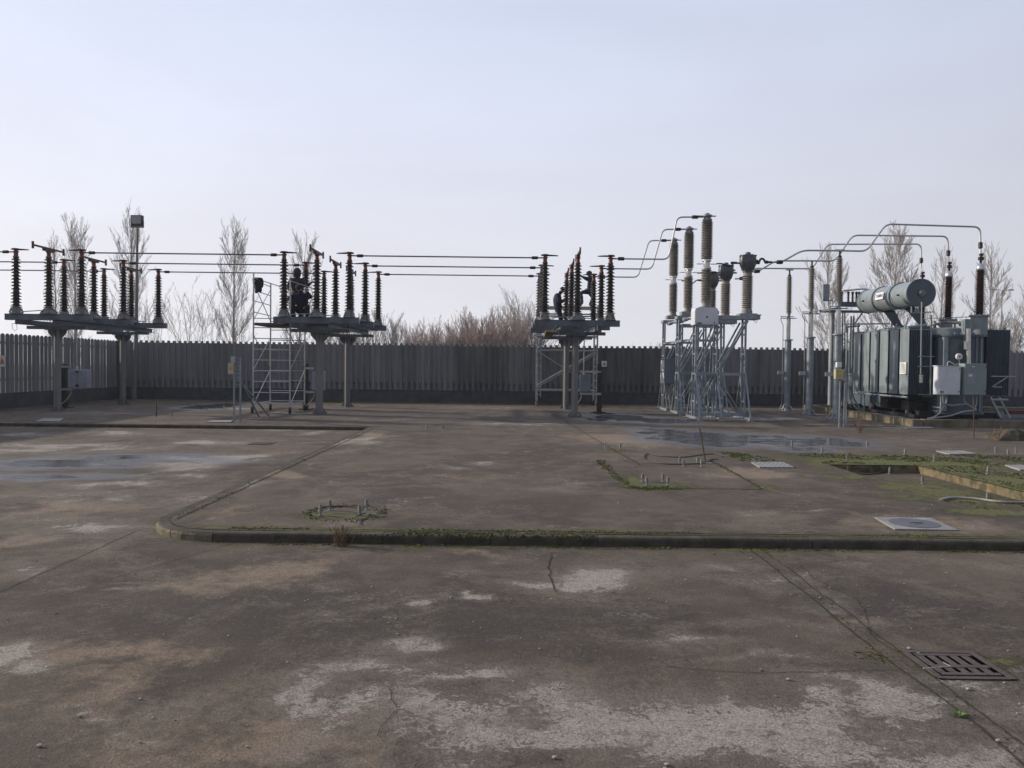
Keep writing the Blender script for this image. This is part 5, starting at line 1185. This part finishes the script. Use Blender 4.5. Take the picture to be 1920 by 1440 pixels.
b.bb(g.x - .08, g.x + .09, Ym - .015, Ym + .015, 1.5, 1.54); b.tube([(g.x + .1, Ym, 1.6), (g.x + .2, Ym + .2, .9), (g.x + .12, Ym, .02)], .012, 6); b.build('post', 'galv', o)
b = MB(o.location); q = P(1572.5, 684, Ym); b.box(q, (.135, .1, .14), None, 0, .008); b.build('white_box', 'signw', o)
b = MB(o.location); q = P(1573, 702, Ym); b.box(q, (.24, .14, .27), None, 0, .012); bx_ = b.build('sign_box', 'beige', o)
b = MB(o.location); b.bb(q.x - .11, q.x - .07, q.y - .076, q.y - .071, q.z - .08, q.z + .09); b.bb(q.x - .02, q.x + .1, q.y - .076, q.y - .071, q.z - .02, q.z + .09); b.build('yellow_label', 'signy', bx_)
b = MB(o.location); b.box(P(1581, 711, Ym), (.16, .06, .09)); b.build('socket', 'galv_light', o)
def warn(label, q, wd, hd, rx=0):
    o = thing('warning_sign', label, 'warning sign', q, None, rx)
    b = MB(); b.bb(-wd / 2, wd / 2, 0, .01, -hd / 2, hd / 2); b.build('panel', 'signw', o)
    b = MB(); s = wd * .36; b.prism([(-s, -s * .75), (s, -s * .75), (0, s * .95)], -.004, -.001, 'xz'); t = b.build('triangle', 'orange', o)
    b = MB(); b.prism([(.006, s * .5), (-.022, -s * .12), (0, -s * .12), (-.012, -s * .6), (.026, s * .06), (.006, s * .06)], -.007, -.0045, 'xz'); b.build('lightning_bolt', 'black', t)
warn('white warning sign with orange triangle on the stub post at the third rack', P(1133, 682, 26.35), .17, .19)
warn('small white warning sign on the left slatted fence at the picture edge', Vector((FX + .08, 1450 * 16.4 / 955, P(5, 677, 25).z)), .34, .36, math.pi / 2)
# ------------------------------------------------------------------ things on the ground
def stud(x, y, label, z=0, n=1):
    return x, y, label, z
b = MB(); b.lathe([(.012, -.02), (.012, .12)], (0, 0, 0), 8); b.lathe([(.030, .0), (.030, .008)], (0, 0, 0), 10); b.lathe([(.024, .045), (.024, .072)], (0, 0, 0), 6, smooth=False); b.lathe([(.022, .080), (.022, .102)], (0, 0, 0), 6, smooth=False)
st0 = thing('anchor_stud', 'x', 'anchor stud', (0, 0, 0), 'galvanised anchor studs standing out of the concrete'); b.build('threaded_rod', 'cast', st0)
STUDS = [(619,957,'left rear stud of the mossy ring before the front kerb'),(688,956,'right rear stud of the mossy ring before the front kerb'),(601,967,'left front stud of the mossy ring before the front kerb'),(675,967,'right front stud of the mossy ring before the front kerb'),
 (800,806,'left stud of the lone far pair in mid yard'),(831,806,'right stud of the lone far pair in mid yard'),
 (1205,903,'rear left stud of the front four on the mossy pad'),(1213,910,'front left stud of the front four on the mossy pad'),(1243.6,903,'rear right stud of the front four on the mossy pad'),(1252,910,'front right stud of the front four on the mossy pad'),
 (1274,870,'rear left stud beside the cable loop'),(1282,875,'front left stud beside the cable loop'),(1307.6,870,'rear right stud between cable loop and leaning rod'),(1315.5,875,'front right stud beside the leaning rod'),
 (1135.3,841.6,'leftmost stud at the rear corner of the mossy pad'),(1138.7,845,'front stud at the rear left corner of the mossy pad'),(1163,842,'stud right of the pair at the pad rear corner'),
 (1485,836,'stud at the right end of the long puddle'),(1541,850,'stud by the small dark wet patch behind the pit moss'),(1626,837.5,'stud on bare concrete behind the moss strip'),(1696.5,852.5,'stud at the rear edge of the moss strip'),(1751.5,865,'stud in the moss left of the far pale cover'),
 (1588,862,'stud at the left rear corner of the sunken pit'),(1851.5,889,'stud in the moss on the right of the pit'),(1866.5,849,'left stud of the three near the right edge'),(1890,854,'front stud of the three near the right edge'),(1905,849,'right stud of the three near the right edge'),
 (354,762,'dark far stud left of the bluish puddle at left'),(387,770,'far stud in front of the bluish puddle at left'),(420,766,'far stud right of the bluish puddle at left'),(322,781,'far stud near the left kerb by the dark trench line'),
 (1667.5,889,'stud on the mossy floor of the pit near its back wall'),(1730,907,'stud standing in the middle of the mossy pit floor'),(1852.5,940,'stud beside the hose at the front of the pit')]
for i, (px, py, lb) in enumerate(STUDS):
    zz = -.13 if i >= len(STUDS) - 3 else 0; q = G(px, py, zz)
    o = st0 if i == 0 else copy_tree(st0); o.location = (q.x, q.y, zz); o['label'] = lb; o.rotation_euler = (random.uniform(-.06, .06), random.uniform(-.06, .06), random.random() * 3)
def cover_plate(c4, label, z=0, h=.025, name='cover_plate', material='plate'):
    pl = [G(x, y, z) for x, y in c4]; o = pl[0].copy(); b = MB(o); b.prism([(q.x, q.y) for q in pl], z + .001, z + h, 'xy'); t = b.build(name, material); return tag(t, label, 'cover plate', 'pale cover plates in the ground'), pl
pt, pl = cover_plate([(1408, 868), (1468, 868), (1490, 878), (1424, 878)], 'pale chequered cover plate in the middle, right of the mossy pad', h=.02)
b = MB(pt.location); a = pl[0]; c = pl[1]; d = pl[2]; e_ = pl[3]
for i in range(15):
    for k in range(7):
        u, v = (i + .5) / 15, (k + .5) / 7; q = a.lerp(c, u).lerp(e_.lerp(d, u), v); b.box((q.x, q.y, .0215), (.014, .05, .003), Matrix.Rotation(.7 if (i + k) % 2 else -.7, 3, 'Z'))
pp = b.build('tread_pattern', 'galv_light'); pp.parent = pt; pp.location = (0, 0, 0)
cover_plate([(1755, 847), (1807, 847), (1832, 853), (1780, 853.5)], 'far pale cover plate near the right group of studs')
cover_plate([(1884, 874), (1960, 874), (1985, 884), (1912, 883)], 'pale cover plate cut by the right edge')
cover_plate([(82, 786), (120, 786), (112, 791), (66, 791)], 'far left grey cover plate beside the kerb')
cover_plate([(398, 789.5), (437, 789.5), (432, 793), (387, 793)], 'far cover plate at the foot of the braced marker post')
cover_plate([(1450, 785.5), (1490, 785.5), (1500, 788), (1458, 788)], 'thin pale cover plate right of the lattice frames')
cover_plate([(1680, 801.5), (1745, 801.5), (1752, 804), (1700, 804)], 'thin pale cover plate in front of the basin wall')
pt, pl = cover_plate([(1640, 972), (1745, 973), (1797, 996), (1678, 994)], 'largest pale cover plate with a round iron lid near the front kerb', h=.014)
cc = (pl[0] + pl[1] + pl[2] + pl[3]) / 4
b = MB(pt.location); b.lathe([(.24, .010), (.24, .018)], (cc.x, cc.y, 0), 30); b.lathe([(.07, .018), (.07, .022)], (cc.x + .02, cc.y, 0), 8); b.bb(cc.x - .05, cc.x + .08, cc.y - .02, cc.y + .02, .022, .027); lid = b.build('iron_lid', 'head'); lid.parent = pt; lid.location = (0, 0, 0)
# drain grate in the road
def grate(cx, cy, w_, d_, z, label, rot=0):
    o = thing('drain_grate', label, 'drain grate', (cx, cy, z), None, rot); b = MB(); t = .004
    b.bb(-w_ / 2, w_ / 2, d_ / 2 - .035, d_ / 2, 0, t); b.bb(-w_ / 2, w_ / 2, -d_ / 2, -d_ / 2 + .035, 0, t); b.bb(-w_ / 2, -w_ / 2 + .035, -d_ / 2, d_ / 2, 0, t + .001); b.bb(w_ / 2 - .035, w_ / 2, -d_ / 2, d_ / 2, 0, t + .001); b.build('frame', 'iron', o)
    b = MB(); n = 5; iw = w_ - .10; 
    b.bb(-w_ / 2 + .05, w_ / 2 - .05, -.055, -.015, .001, t + .002)
    for k in range(n):
        x0 = -iw / 2 + k * iw / n; b.bb(x0, x0 + iw / n - .026, -d_ / 2 + .05, d_ / 2 - .05, .001, t)
    for s in (-1, 1): b.bb(-w_ / 2 + .05, w_ / 2 - .05, s * (d_ / 2 - .068) - .016, s * (d_ / 2 - .068) + .016, .001, t + .0015)
    b.build('bars', 'iron', o); b = MB(); b.bb(-w_ / 2 + .03, w_ / 2 - .03, -d_ / 2 + .03, d_ / 2 - .03, -.0008, .0006); b.build('shade_sheet', 'shaftshade', o)  # black sheet laid on the road stands for the shaft's shade
q = [G(x, y, RZ) for x, y in [(1700, 1224), (1822, 1226), (1890, 1273), (1770, 1275)]]
grate((q[0].x + q[1].x + q[2].x + q[3].x) / 4, (q[0].y + q[2].y) / 2, .43, .42, RZ + .004, 'rusty cast-iron drain grate in the foreground road at right')
q = G(491, 832, RZ); grate(q.x, q.y, .46, .45, RZ + .004, 'small far drain grate near the left kerb line')
b = MB((0, 0, 0)); q = G(1735, 1262, RZ)
tw = [G(x, y, RZ) for x, y in [(1731, 1262), (1782, 1258), (1768, 1250)]]; b = MB(tw[0]); b.tube([v + Vector((0, 0, .026)) for v in tw], [.004, .003, .002], 5); o = b.build('twig', 'stone'); tag(o, 'pale twig lying across the foreground drain grate', 'twig')
# leaning rod, cable loops, thin stakes
g = G(1323, 869); tpt = P(1312, 803, g.y + .05); o = thing('leaning_rod', 'thin dark rod on a small foot plate leaning over the mossy pad', 'rod', (g.x, g.y, 0))
b = MB(o.location); b.tube([g + Vector((0, 0, .01)), tpt], .012, 6); b.build('rod', 'rust', o); b = MB(o.location); b.bb(g.x - .02, g.x + .11, g.y - .03, g.y + .03, .001, .014); b.build('foot_plate', 'galv_light', o)
def loop(pts, label, r=.009, material='cable', z=.012, name='cable_loop'):
    v = [G(x, y, z) for x, y in pts]; n = len(v); out = []
    for i in range(n - 1):
        p0, p1, p2, p3 = v[max(i - 1, 0)], v[i], v[i + 1], v[min(i + 2, n - 1)]
        for k in range(6):
            t = k / 6; out.append(.5 * ((2 * p1) + (p2 - p0) * t + (2 * p0 - 5 * p1 + 4 * p2 - p3) * t * t + (3 * p1 - p0 - 3 * p2 + p3) * t ** 3))
    out.append(v[-1]); b = MB(out[0]); b.tube(out, r, 6); return tag(b.build(name, material), label, 'cable')
loop([(1356, 856), (1340, 851), (1318, 852), (1280, 857), (1240, 855), (1215, 851), (1208, 856), (1212, 863), (1240, 869), (1280, 870), (1318, 868), (1335, 861), (1347, 861)], 'dark cable lying in a long loop on the mossy pad')
loop([(594, 954), (610, 950), (650, 949), (685, 952)], 'short dark cable curving along the back of the mossy ring', .007)
loop([(668, 979), (664, 974), (672, 966), (685, 962)], 'stub of dark cable arching at the right side of the mossy ring', .007, z=.03)
loop([(1735, 944), (1760, 944), (1762, 938), (1785, 933), (1830, 935), (1880, 941), (1960, 942)], 'grey-green hose lying along the front of the pit', .016, 'cablegrey', -.11)
loop([(1605, 888), (1630, 889), (1655, 885), (1662, 883)], 'short black hose on the pit floor by the back wall', .012, 'cable', -.115)
def stake(px, yb, yt, label, r=.010, lean=0, name='stake', material='rust'):
    g = G(px, yb); b = MB(g); b.tube([g, P(px + lean, yt, g.y)], r, 6); return tag(b.build(name, material), label, 'stake')
stake(1826, 822, 746, 'thin upright rod standing alone before the transformer basin', .013)
stake(293, 781, 755, 'short thin rod behind the left kerb', .02)
# dry weeds
def weed(px, py, h, n, seed, label, z=0, spread=.5, r=.0022, cat='weed'):
    g = G(px, py, z); rnd = random.Random(seed); b = MB((g.x, g.y, z))
    for i in range(n):
        a = rnd.random() * 6.28; l = h * rnd.uniform(.45, 1); p = Vector((g.x + rnd.gauss(0, .03), g.y + rnd.gauss(0, .02), z - .01)); d = Vector((math.cos(a) * spread * rnd.random(), math.sin(a) * spread * rnd.random(), 1)).normalized(); pts = [p]
        for k in range(4): d = (d + Vector((rnd.gauss(0, .15), rnd.gauss(0, .15), 0))).normalized(); pts.append(pts[-1] + d * l / 4)
        b.tube(pts, [r, r * .9, r * .75, r * .6, r * .5], 3, cap=False)
        for k in range(5):
            j = rnd.randrange(1, 4); dd = (pts[j + 1] - pts[j]).normalized() + Vector((rnd.gauss(0, .5), rnd.gauss(0, .5), .2)); q = pts[j]
            b.tube([q, q + dd.normalized() * l * .14, q + dd.normalized() * l * .2 + Vector((0, 0, l * .05))], [r * .7, r * .6, r * .4], 3, cap=False)
    return tag(b.build('dry_weed', 'weed'), label, cat)
weed(640, 1024, .24, 46, 1, 'dry brown weed tuft growing against the front kerb', RZ, .45)
weed(1588, 885, .5, 3, 2, 'tall thin dry stalk at the left corner of the pit', 0, .1, .004)
weed(1610, 812, .55, 14, 3, 'tangle of dry stalks in front of the basin wall', 0, .6, .005)
weed(1868, 826, .45, 9, 4, 'dry stalks bending over the tan slab at the right edge', 0, .9, .006)
weed(285, 748, .7, 30, 5, 'pale dry shrub at the fence foot right of the light mast', 0, .5, .008)
# faint far pylon and a street lamp beyond the fence
q = P(140, 690, 330); o = thing('power_pylon', 'faint distant lattice pylon seen under the left rack', 'pylon', (q.x, 330, -1))
zt_ = P(140, 560, 330).z; b = MB(o.location); hw = 3.2; zs = np.linspace(-1, zt_, 9)
for k in range(8):
    w0_, w1_ = hw * (1 - .9 * k / 8), hw * (1 - .9 * (k + 1) / 8); 
    for s in (-1, 1):
        for t in (-1, 1):
            b.bar((q.x + s * w0_, 330 + t * w0_, zs[k]), (q.x + s * w1_, 330 + t * w1_, zs[k + 1]), .16)
        b.bar((q.x - s * w0_, 330 + s * w0_, zs[k]), (q.x + s * w1_, 330 + s * w1_, zs[k + 1]), .10)
    b.bar((q.x - w1_, 330 - w1_, zs[k + 1]), (q.x + w1_, 330 - w1_, zs[k + 1]), .10)
b.build('tower', 'pylon', o); b = MB(o.location)
for f in (.62, .76, .9): z_ = -1 + (zt_ + 1) * f; b.bar((q.x - 5, 330, z_), (q.x + 5, 330, z_), .28, .28)
b.build('cross_arm', 'pylon', o)
q = P(1875, 690, 70); z_ = P(1875, 545, 70).z; o = thing('street_lamp', 'pale double-armed street lamp beyond the fence at far right', 'street lamp', (q.x, 70, -.5))
b = MB(o.location); b.tube([(q.x, 70, -.5), (q.x, 70, z_)], [.08, .05], 8); b.build('pole', 'cablegrey', o)
b = MB(o.location); b.bar((q.x - .7, 70, z_ + .05), (q.x + .7, 70, z_ + .05), .05); b.build('arm', 'cablegrey', o)
for s in (-1, 1): b = MB(o.location); b.box((q.x + s * .75, 70, z_ + .08), (.5, .25, .12), None, 0, .03); b.build('lamp_head', 'cablegrey', o)
# ------------------------------------------------------------------ people
def person(label, J, mats, headgear, hg_mat, seed=0, face_dir=(0, -1, 0), gloves=False):
    """J: joint positions. One skinned surface, coloured by the bone it belongs to."""
    V = {k: Vector(v) for k, v in J.items()}
    chest = V['chest']; neck = V['neck']; pel = V['pelvis']; hd = V['head']
    verts = []; rad = []; edges = []; idx = {}
    def pt(k, p, r): idx[k] = len(verts); verts.append(p); rad.append(r); return idx[k]
    pt('pelvis', pel, (.185, .15)); pt('waist', pel.lerp(chest, .5), (.18, .15)); pt('chest', chest, (.20, .16)); pt('neckb', chest.lerp(neck, .7), (.10, .09)); pt('neck', neck, (.062, .06))
    up = (hd - neck).normalized()
    pt('jaw', neck.lerp(hd, .55), (.075, .085)); pt('head', hd, (.088, .10)); pt('crown', hd + up * .085, (.06, .07))
    for a, b_ in (('pelvis', 'waist'), ('waist', 'chest'), ('chest', 'neckb'), ('neckb', 'neck'), ('neck', 'jaw'), ('jaw', 'head'), ('head', 'crown')): edges.append((idx[a], idx[b_]))
    for s in 'lr':
        pt('sh' + s, V['sh' + s], (.095, .09)); pt('el' + s, V['el' + s], (.068, .066)); pt('wr' + s, V['wr' + s], (.034, .03)); pt('ha' + s, V['wr' + s] + (V['wr' + s] - V['el' + s]).normalized() * .07, (.04, .02))
        pt('hip' + s, V['hip' + s], (.125, .12)); pt('kn' + s, V['kn' + s], (.085, .082)); pt('an' + s, V['an' + s], (.06, .062)); pt('toe' + s, V['toe' + s], (.045, .038))
        edges += [(idx['chest'], idx['sh' + s]), (idx['sh' + s], idx['el' + s]), (idx['el' + s], idx['wr' + s]), (idx['wr' + s], idx['ha' + s]), (idx['pelvis'], idx['hip' + s]), (idx['hip' + s], idx['kn' + s]), (idx['kn' + s], idx['an' + s]), (idx['an' + s], idx['toe' + s])]
    me = bpy.data.meshes.new('tmp'); me.from_pydata([tuple(v) for v in verts], edges, []); t = bpy.data.objects.new('tmp', me); COL.objects.link(t)
    sk = t.modifiers.new('s', 'SKIN'); sk.use_smooth_shade = True
    for i, r in enumerate(rad): t.data.skin_vertices[0].data[i].radius = r
    t.data.skin_vertices[0].data[0].use_root = True
    sb = t.modifiers.new('ss', 'SUBSURF'); sb.levels = 2; sb.render_levels = 2
    dg = bpy.context.evaluated_depsgraph_get(); bm_ = bpy.data.meshes.new_from_object(t.evaluated_get(dg)); bpy.data.objects.remove(t)
    segs = []
    for a, b_ in edges:
        ka = [k for k in idx if idx[k] == a][0]; kb = [k for k in idx if idx[k] == b_][0]; kk = kb
        mi = 0 if (kk[:2] in ('wa', 'ch', 'sh', 'el') or kk in ('neckb',) or kk[:2] == 'wr') else 1
        if kk in ('jaw', 'head', 'crown', 'neck') or kk[:2] == 'ha': mi = 2
        if kk[:2] in ('hi', 'kn', 'an'): mi = 1
        if kk[:3] == 'toe': mi = 3
        segs.append((verts[a], verts[b_], mi, max(rad[a][0], rad[b_][0])))
    ps = [v.co.copy() for v in bm_.vertices]; fc = [tuple(p.vertices) for p in bm_.polygons]; mi_ = []
    for f in fc:
        c = sum((ps[i] for i in f), Vector()) / len(f); best = 9; bi = 0
        for a, b_, m_, rr in segs:
            d = b_ - a; tt = max(0, min(1, (c - a).dot(d) / max(d.length_squared, 1e-9))); dd = (c - (a + d * tt)).length - rr * .6
            if dd < best: best = dd; bi = m_
        mi_.append(bi)
    o = thing('person', label, 'person', pel, None)
    b = MB(pel)
    for f_i, f in enumerate(fc): pass
    base = len(b.v); b.v += [tuple(p - pel) for p in ps]
    for f, q in zip(fc, mi_): b.f.append(f); b.m.append(q); b.s.append(True)
    # hands: four fingers of unequal length and a thumb, curled
    for s in 'lr':
        w_ = V['wr' + s]; d = (w_ - V['el' + s]).normalized(); side = d.cross(Vector((0, 0, 1))); side = side.normalized() if side.length > .1 else Vector((1, 0, 0)); dn = side.cross(d); dn = dn if dn.z < 0 else -dn
        base_ = w_ + d * .085
        for k, ln in enumerate((.062, .072, .067, .052)):
            p = base_ + side * (k - 1.5) * .019; b.tube([p, p + d * ln * .5, p + d * ln * .75 + dn * ln * .4, p + d * ln * .7 + dn * ln * .85], [.0095, .009, .008, .006], 6, 2)
        p = w_ + d * .04 + side * -.032; b.tube([p, p - side * .022 + d * .025, p - side * .02 + d * .052 + dn * .012], [.011, .010, .007], 6, 2)
    fd = Vector(face_dir).normalized(); fs_ = fd.cross(up).normalized()
    b.lathe([(.013, 0), (.009, .016), (.003, .026)], hd + fd * .088 - up * .02, 6, 2, axis=fd)
    for s in (-1, 1): b.lathe([(.02, -.008), (.024, 0), (.012, .008)], hd + fs_ * s * .088 - up * .01, 8, 2, axis=fs_ * s)
    for s in (-1, 1): b.lathe([(.011, 0), (.007, .006)], hd + fd * .089 + fs_ * s * .03 + up * .012, 6, 3, axis=fd)
    b.lathe([(.02, 0), (.014, .006)], hd + fd * .087 - up * .055, 6, 2, axis=fd)
    b.build('body', mats, o)
    # headgear hugging the skull
    b = MB(pel); R_ = Vector((0, 0, 1)).rotation_difference(up)
    if headgear == 'helmet':
        b.lathe([(.135, -.0), (.128, .012), (.118, .05), (.095, .095), (.05, .125), (.01, .132)], hd + up * .028, 16, 0, axis=up); b.box(hd + up * .03 + fd * .12, (.16, .09, .012), None)
    elif headgear == 'hood':
        b.lathe([(.10, -.15), (.125, -.10), (.125, -.02), (.128, .05), (.10, .11), (.05, .145), (.01, .152)], hd - fd * .018, 16, 0, axis=up)
    else:
        b.lathe([(.115, -.02), (.116, .04), (.10, .09), (.06, .12), (.01, .128)], hd - fd * .006, 16, 0, axis=up)
    b.build({'helmet': 'hard_hat', 'hood': 'hood'}.get(headgear, 'cap'), hg_mat, o)
    b = MB(pel); bd = (chest - pel); m_ = pel.lerp(chest, .12); b.lathe([(.195, -.03), (.195, .03)], m_, 16, 0, axis=bd); b.build('belt', 'boot', o)
    if gloves:
        for s in 'lr':
            w_ = V['wr' + s]; d = (w_ - V['el' + s]).normalized(); b = MB(pel); b.lathe([(.045, -.01), (.05, .02), (.05, .09), (.035, .12)], w_, 10, 0, axis=d); b.build('glove', 'glove', o)
    return o
def mir(x, y, z): return (x, y, z)
ax_, ay = -7.04, 25.25; fz = 2.86
person('worker in dark hooded jacket standing behind the squatting one on the ladder scaffold',
  dict(pelvis=(ax_, ay, fz + .95), chest=(ax_ + .02, ay - .02, fz + 1.32), neck=(ax_ + .02, ay - .03, fz + 1.52), head=(ax_ + .03, ay - .06, fz + 1.66),
       shl=(ax_ - .2, ay, fz + 1.42), shr=(ax_ + .22, ay - .02, fz + 1.42), ell=(ax_ - .26, ay - .1, fz + 1.14), elr=(ax_ + .34, ay - .12, fz + 1.2), wrl=(ax_ - .1, ay - .28, fz + 1.06), wrr=(ax_ + .52, ay - .2, fz + 1.32),
       hipl=(ax_ - .1, ay, fz + .9), hipr=(ax_ + .1, ay, fz + .9), knl=(ax_ - .12, ay - .05, fz + .49), knr=(ax_ + .12, ay - .05, fz + .49), anl=(ax_ - .12, ay + .02, fz + .08), anr=(ax_ + .13, ay + .02, fz + .08), toel=(ax_ - .13, ay - .14, fz + .04), toer=(ax_ + .15, ay - .14, fz + .04)),
  ['darkwear', 'darkwear', 'skin', 'boot'], 'hood', 'darkwear', face_dir=(.7, -.7, 0))
ax_, ay = -6.74, 24.72
person('worker in navy overalls squatting with pale gloves at the second rack',
  dict(pelvis=(ax_, ay + .12, fz + .42), chest=(ax_ - .01, ay - .06, fz + .78), neck=(ax_ - .01, ay - .12, fz + .97), head=(ax_ - .03, ay - .17, fz + 1.09),
       shl=(ax_ - .22, ay - .05, fz + .88), shr=(ax_ + .2, ay - .05, fz + .88), ell=(ax_ - .42, ay - .2, fz + .70), elr=(ax_ + .36, ay - .2, fz + .80), wrl=(ax_ - .30, ay - .38, fz + .62), wrr=(ax_ + .28, ay - .40, fz + .98),
       hipl=(ax_ - .12, ay + .06, fz + .40), hipr=(ax_ + .12, ay + .06, fz + .40), knl=(ax_ - .28, ay - .30, fz + .52), knr=(ax_ + .26, ay - .30, fz + .52), anl=(ax_ - .2, ay + .03, fz + .09), anr=(ax_ + .2, ay + .03, fz + .09), toel=(ax_ - .25, ay - .12, fz + .04), toer=(ax_ + .25, ay - .12, fz + .04)),
  ['navy', 'navy', 'skin', 'boot'], 'cap', 'navy', face_dir=(-.2, -1, -.25), gloves=True)
fz = 2.875; ay = 29.0; ax_ = 1.72
person('worker in navy bending over the left insulators on the third rack',
  dict(pelvis=(ax_ - .02, ay, fz + .86), chest=(ax_ - .06, ay - .02, fz + 1.24), neck=(ax_ + .04, ay - .04, fz + 1.43), head=(ax_ + .13, ay - .05, fz + 1.53),
       shl=(ax_ - .12, ay + .18, fz + 1.32), shr=(ax_ - .05, ay - .2, fz + 1.33), ell=(ax_ + .1, ay + .24, fz + 1.1), elr=(ax_ - .02, ay - .3, fz + 1.06), wrl=(ax_ + .32, ay + .16, fz + 1.2), wrr=(ax_ + .2, ay - .3, fz + 1.16),
       hipl=(ax_ - .02, ay + .1, fz + .82), hipr=(ax_ - .02, ay - .1, fz + .82), knl=(ax_ + .12, ay + .1, fz + .45), knr=(ax_ + .08, ay - .1, fz + .45), anl=(ax_ - .02, ay + .1, fz + .08), anr=(ax_ - .04, ay - .1, fz + .08), toel=(ax_ + .14, ay + .11, fz + .04), toer=(ax_ + .12, ay - .11, fz + .04)),
  ['navy', 'navy', 'skin', 'boot'], 'cap', 'darkwear', face_dir=(.9, -.35, -.3), gloves=True)
fz = DZ + .052; ay = 30.45; hx = P(1108, 517, ay)
ax_ = hx.x
person('worker in dark cap reaching over a red insulator cap on the third rack',
  dict(pelvis=(ax_ - .04, ay, fz + .62), chest=(ax_ + .02, ay, fz + .98), neck=(ax_ - .02, ay - .02, fz + 1.17), head=(ax_ - .07, ay - .03, fz + 1.29),
       shl=(ax_ - .06, ay - .2, fz + 1.08), shr=(ax_ + .04, ay + .2, fz + 1.08), ell=(ax_ - .24, ay - .28, fz + 1.10), elr=(ax_ - .16, ay + .24, fz + 1.12), wrl=(ax_ - .40, ay - .16, fz + 1.20), wrr=(ax_ - .38, ay + .1, fz + 1.22),
       hipl=(ax_ - .04, ay - .1, fz + .60), hipr=(ax_ - .02, ay + .1, fz + .60), knl=(ax_ - .40, ay - .12, fz + .56), knr=(ax_ + .12, ay + .12, fz + .36), anl=(ax_ - .34, ay - .12, fz + .12), anr=(ax_ - .02, ay + .12, fz + .09), toel=(ax_ - .52, ay - .13, fz + .05), toer=(ax_ + .12, ay + .12, fz + .04)),
  ['navy', 'navy', 'skin', 'boot'], 'cap', 'darkwear', face_dir=(-.9, -.3, -.25), gloves=True)
# ------------------------------------------------------------------ thin winter haze
hz = MB((0, 200, 12)); hz.bb(-410, 410, -410, 410, -1.7, 48)
Mh = bpy.data.materials.new('winter_haze'); Mh.use_nodes = True; t = Mh.node_tree; t.nodes.clear()
vo = t.nodes.new('ShaderNodeVolumePrincipled'); vo.inputs['Color'].default_value = (.93, .95, 1, 1); vo.inputs['Density'].default_value = .0006; vo.inputs['Anisotropy'].default_value = .2
ou = t.nodes.new('ShaderNodeOutputMaterial'); t.links.new(vo.outputs[0], ou.inputs['Volume'])
tag(hz.build('haze', Mh), 'thin pale winter haze over the whole yard', 'haze', kind='stuff')
